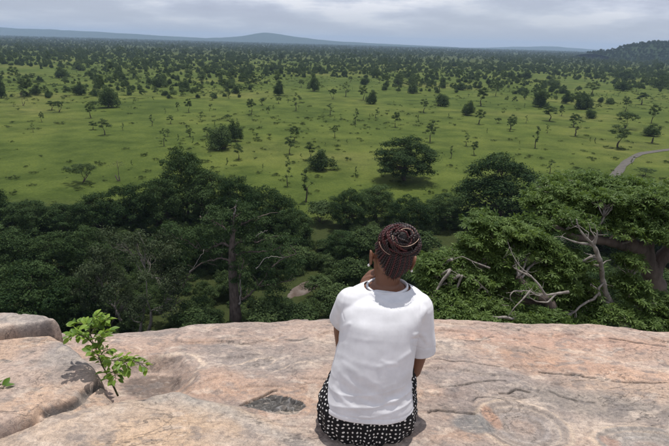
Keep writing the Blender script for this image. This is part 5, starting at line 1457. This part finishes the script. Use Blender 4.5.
disp -= .0014 * seg([(347, 291), (344, 300), (343, 312), (345, 320)], .7) * back + .0014 * seg([(421, 296), (420, 310), (419, 325), (418, 336)], .8) * back + .0012 * seg([(411, 345), (424, 349), (437, 346)], .7)
V = V + nr * disp[:, None]
zc_ = rings_px(TORSO)[-1][0][2]
cc = rings_px(TORSO)[-1][0]
neck = (V[:, 2] > zc_ - .006) & (((V[:, 0] - cc[0]) / .090) ** 2 + ((V[:, 1] - cc[1]) / .075) ** 2 < 1)
hemz = .116 + .010 * fbm(V[:, 0] * 6, V[:, 1] * 6, 510, 2) + .02 * (V[:, 1] - 1.56)
keep = (V[:, 2] > hemz) & ~neck
def beyond(V, a, c, r_): d = unit(c - a); return ((V - c) @ d > 0) & (np.linalg.norm(V - c, axis=1) < r_)
keep &= ~(beyond(V, at_dist(356, 298, 1.81), cuffL, .11) & (px_ < 341) & (py_ < 350))
keep &= ~(beyond(V, at_dist(418, 308, 1.795), cuffR, .10) & (px_ > 414))
nm_ = nr
V, F = cut(V, F, keep)
def tidy(V, F, it=12):
    # straighten the cut rims: each rim vertex moves towards the mean of its rim neighbours
    e = np.vstack([F[:, [0, 1]], F[:, [1, 2]], F[:, [2, 3]], F[:, [3, 0]]]); e = e[e[:, 0] != e[:, 1]]; e.sort(1)
    u, c_ = np.unique(e, axis=0, return_counts=True); b_ = u[c_ == 1]
    for _ in range(it):
        acc = np.zeros_like(V); k_ = np.zeros(len(V))
        for a_, c2 in ((0, 1), (1, 0)): np.add.at(acc, b_[:, a_], V[b_[:, c2]]); np.add.at(k_, b_[:, a_], 1)
        q = k_ >= 2; V[q] = V[q] * .4 + .6 * acc[q] / k_[q][:, None]
    return V
V = tidy(V, F)
shirt = link('shirt', np_mesh('shirt', V - SEAT, F, M['shirt']), person)
md = shirt.modifiers.new('thickness', 'SOLIDIFY'); md.thickness = .003; md.offset = 1
cl = MB(); th = np.linspace(0, 2 * math.pi, 49)
cp = np.stack([cc[0] + (rings_px(TORSO)[-1][1][0] - .001) * np.cos(th), cc[1] + .0575 * np.sin(th), zc_ + .001 + rings_px(TORSO)[-1][1][2] * np.cos(th) + .007 * np.sin(th)], -1)
for dz, rr in ((-.001, .0046), (-.0065, .0046)): cl.tube(cp + [0, 0, dz] - SEAT, rr, 8, caps=False)
link('collar', cl.mesh('collar', M['shirt']), person)

# --- skirt
sk = MB(); sx, sy = SEAT[0], 1.708
ring = lambda z, a, b, dy=0, dx=0: (np.array([sx + dx, sy + dy, z]), np.array([a, 0, 0]), np.array([0, b, 0]))
loft(sk, [ring(-.035, .150, .10, .02), ring(-.005, .178, .122, .01), ring(.03, .189, .132), ring(.07, .192, .134), ring(.11, .190, .134), ring(.15, .176, .122), ring(.185, .160, .110, .01), ring(.21, .145, .10, .02)], e=2.5)
for hp, kn in ((hipL, kneeL), (hipR, kneeR)):
    capsule(sk, [hp + [0, .02, 0], hp * .5 + kn * .5 + [0, 0, .0], kn], [.105, .082, .070])
capsule(sk, [hipL * .5 + hipR * .5 + [0, .05, -.02], kneeL * .5 + kneeR * .5 + [0, 0, -.02]], [.10, .07])
V, F, nr = fuse(sk, .005, 6, .5)
ang = np.arctan2(V[:, 0] - sx, -(V[:, 1] - sy)); zz_ = V[:, 2]
fr = fbm(ang * 2.2 + 3, zz_ * 6, 520, 3)
disp = .008 * fr + .0055 * np.sin(ang * 17 + 3 * fbm(ang * 2, zz_ * 8, 521, 3) + zz_ * 20) * sstep(.2, .02, zz_) + .003 * np.sin(zz_ * 130 + ang * 3 + 3 * fr) * sstep(1.1, 1.6, np.abs(ang))
V = V + nr * disp[:, None] * [1, 1, .5]
keepk = ~(V[:, 1] > kneeL[1] + .035)
uvw = np.stack([ang * .175 + .012 * fr, zz_ * 1.05 + (V[:, 1] - sy) * .35 + .008 * fbm(ang * 3, zz_ * 10, 523, 2), V[:, 0] * 0], -1)
thigh = V[:, 1] > sy + .13
uvw[thigh] = np.stack([V[:, 0] * 1.1 + V[:, 2] * .5, V[:, 1] * 1.0 + V[:, 2] * .6, V[:, 0] * 0], -1)[thigh]
fk = F[keepk[F].all(1)]; uvw = uvw[np.unique(fk)]; V, F = cut(V, F, keepk); V = tidy(V, F, 6)
sk_me = np_mesh('skirt', V - SEAT, F, M['polka'])
at_ = sk_me.attributes.new('cloth_uv', 'FLOAT_VECTOR', 'POINT'); at_.data.foreach_set('vector', uvw.astype(np.float32).ravel())
skirt = link('skirt', sk_me, person)
md = skirt.modifiers.new('thickness', 'SOLIDIFY'); md.thickness = .002; md.offset = 1

# --- braided hair: scalp, braids drawn up from nape and temples, wound into a bun
r = np.random.default_rng(5)
hb = MB(); n = 40
ellipsoid(hb, (0, 0, 0), (1, 1, 1), None, n); U = hb.v[0]; Fh = hb.f[0]
Rh = np.array([.073, .092, .096]); ctr = np.array([0, -.007, .014])
azm = np.arctan2(U[:, 0], -U[:, 1])                     # 0 at the back
def hair_low(a): return np.interp(np.abs(a), [0, .5, 1.0, 1.35, 1.7, 2.2, 3.15], [-.80, -.66, -.25, .05, .22, .50, .55])
keep = U[:, 2] > hair_low(azm)
Vh, Fh = cut(U * Rh + ctr, Fh, keep)
Vh = Vh @ HM.T + HC
bun_c = np.array([.002, -.050, .076]); bun_r = np.array([.077, .056, .067])
hm = MB(); hm.add(Vh - SEAT, Fh); e = MB(); ellipsoid(hm, H(*bun_c) - SEAT, bun_r * .86, HM, 18)
hair = link('hair', hm.mesh('hair', M['hair']), person)
def braid(pts, rad, mat, loose=False):
    """two strands twisting round each other, so that the braid shows its knots"""
    P_ = np.asarray(pts, float); n = len(P_)
    s = np.concatenate([[0], np.cumsum(np.linalg.norm(np.diff(P_, axis=0), axis=1))])
    m_ = max(int(s[-1] / .0026), 6); q = np.linspace(0, s[-1], m_); A = np.stack([np.interp(q, s, P_[:, k]) for k in range(3)], -1)
    for _ in range(3): A[1:-1] = (A[:-2] + 2 * A[1:-1] + A[2:]) / 4
    T = unit(np.gradient(A, axis=0)); N1 = unit(np.cross(T, [.3, .5, .8])); N2 = np.cross(T, N1)
    ph = q / .0105 * 2 * math.pi * .5 + r.uniform(0, 6)
    mb = MB()
    for o_ in (0, math.pi):
        mb.tube(A + rad * .52 * (np.cos(ph + o_)[:, None] * N1 + np.sin(ph + o_)[:, None] * N2) - SEAT, rad * .62, 5)
    return link('braid', mb.mesh('braid', mat), person)
mats = [M['braid_red'], M['braid_dark'], M['braid_dark'], M['braid_red'], M['braid_dark']]
k = 0
for a in np.linspace(-1.75, 1.75, 30):                  # drawn up over the scalp
    lo = hair_low(a); st_ = np.array([math.sin(a) * math.sqrt(1 - lo ** 2), -math.cos(a) * math.sqrt(1 - lo ** 2), lo])
    en = unit((bun_c - ctr) / Rh + np.array([math.sin(a) * .45, -.25, -.35 * math.cos(a)]))
    tt = np.linspace(0, 1, 16)[:, None]; D_ = unit(st_ * (1 - tt) + en * tt)
    pts = (D_ * (Rh * 1.025) + ctr) @ HM.T + HC
    braid(pts, .0042, M['braid_dark'] if k % 3 else M['braid_red']); k += 1
AX = unit(np.array([.05, -.86, .50])); BX = unit(np.cross([0, 0, 1], AX)); CX = np.cross(AX, BX)
def bun_pt(rho, phi, lift=1.0):
    rho = min(rho, 1.25); pol = rho * math.pi / 2
    d = AX * math.cos(pol) + (BX * math.cos(phi) + CX * math.sin(phi)) * math.sin(pol)
    return bun_c + d * bun_r * lift
for i in range(44):                                      # wound round and round
    rho = .12 + 1.1 * ((i + r.uniform(-.4, .4)) / 44) ** .8; ph0 = r.uniform(0, 6.28); ln = r.uniform(1.4, 3.4); w1, w2 = r.uniform(0, 6.28), r.uniform(.04, .13)
    off = np.array([r.normal() * .12, r.normal() * .12])
    pts = []
    for t in np.linspace(0, 1, 26):
        ph = ph0 + ln * t; rr = rho + w2 * math.sin(2 * ph + w1) + .12 * (t - .5)
        lift = .94 + .10 * math.sin(t * math.pi) + .03 * math.sin(ph * 3 + w1) + (.05 if i % 7 == 0 else 0)
        pts.append(H(*bun_pt(abs(rr) + .02, ph + off[0], lift)))
    braid(pts, r.uniform(.0030, .0052), mats[i % 5])
fz_ = MB()
for q in range(170):                                     # stray hairs over the bun and along the nape
    if q < 110: b0 = H(*bun_pt(r.uniform(.1, 1.2), r.uniform(0, 6.28), 1.0)); out_ = unit(b0 - H(*bun_c))
    else:
        a = r.uniform(-1.2, 1.2); lo = hair_low(a); b0 = (np.array([math.sin(a) * math.sqrt(1 - lo ** 2), -math.cos(a) * math.sqrt(1 - lo ** 2), lo]) * Rh * 1.0 + ctr) @ HM.T + HC; out_ = unit(b0 - HC) * .4 + np.array([0, 0, -1.0])
    d1 = unit(out_ + r.normal(size=3) * .7); ln = r.uniform(.008, .024)
    fz_.tube([b0 - SEAT, b0 + d1 * ln * .5 - SEAT, b0 + unit(d1 + r.normal(size=3) * .6) * ln - SEAT], [.0006, .0005, .0003], 3)
link('stray_hair', fz_.mesh('stray_hair', M['braid_dark']), person)['kind'] = 'stuff'
for c_, rr, a0, a1, lf in (((.006, .010), .42, 3.3, 6.1, 1.08), ((-.010, .0), .78, 3.4, 6.2, 1.05), ((0, 0), .30, .3, 2.2, 1.08)):
    pts = np.array([H(*(bun_pt(rr + .05 * math.sin(2 * a), a, lf) + np.array([c_[0], 0, c_[1]]))) - SEAT for a in np.linspace(a0, a1, 24)])
    mb = MB(); mb.tube(pts, .0009, 5); link('hair_thread', mb.mesh('hair_thread', M['wire']), person)

# ------------------------------------------------------------------ haze
def haze():
    x0, x1, y0, y1, z0, z1 = -FAR - 60, FAR + 60, -420, FAR + 60, -34.0, 145.0
    V = np.array([(x, y, z) for z in (z0, z1) for y in (y0, y1) for x in (x0, x1)])
    F = np.array([(0, 2, 3, 1), (4, 5, 7, 6), (0, 1, 5, 4), (2, 6, 7, 3), (0, 4, 6, 2), (1, 3, 7, 5)])
    m = bpy.data.materials.new('haze'); m.use_nodes = True; nt = m.node_tree; nt.nodes.clear()
    o = nt.nodes.new('ShaderNodeOutputMaterial'); v = nt.nodes.new('ShaderNodeVolumePrincipled')
    v.inputs['Color'].default_value = (.55, .74, 1.0, 1); v.inputs['Density'].default_value = 0.95e-4; v.inputs['Anisotropy'].default_value = 0.0
    nt.links.new(v.outputs[0], o.inputs['Volume'])
    h = link('haze', np_mesh('haze', V, F, m, None, False)); tag(h, 'thin blue air haze over the plain', None, None, 'stuff')
haze()
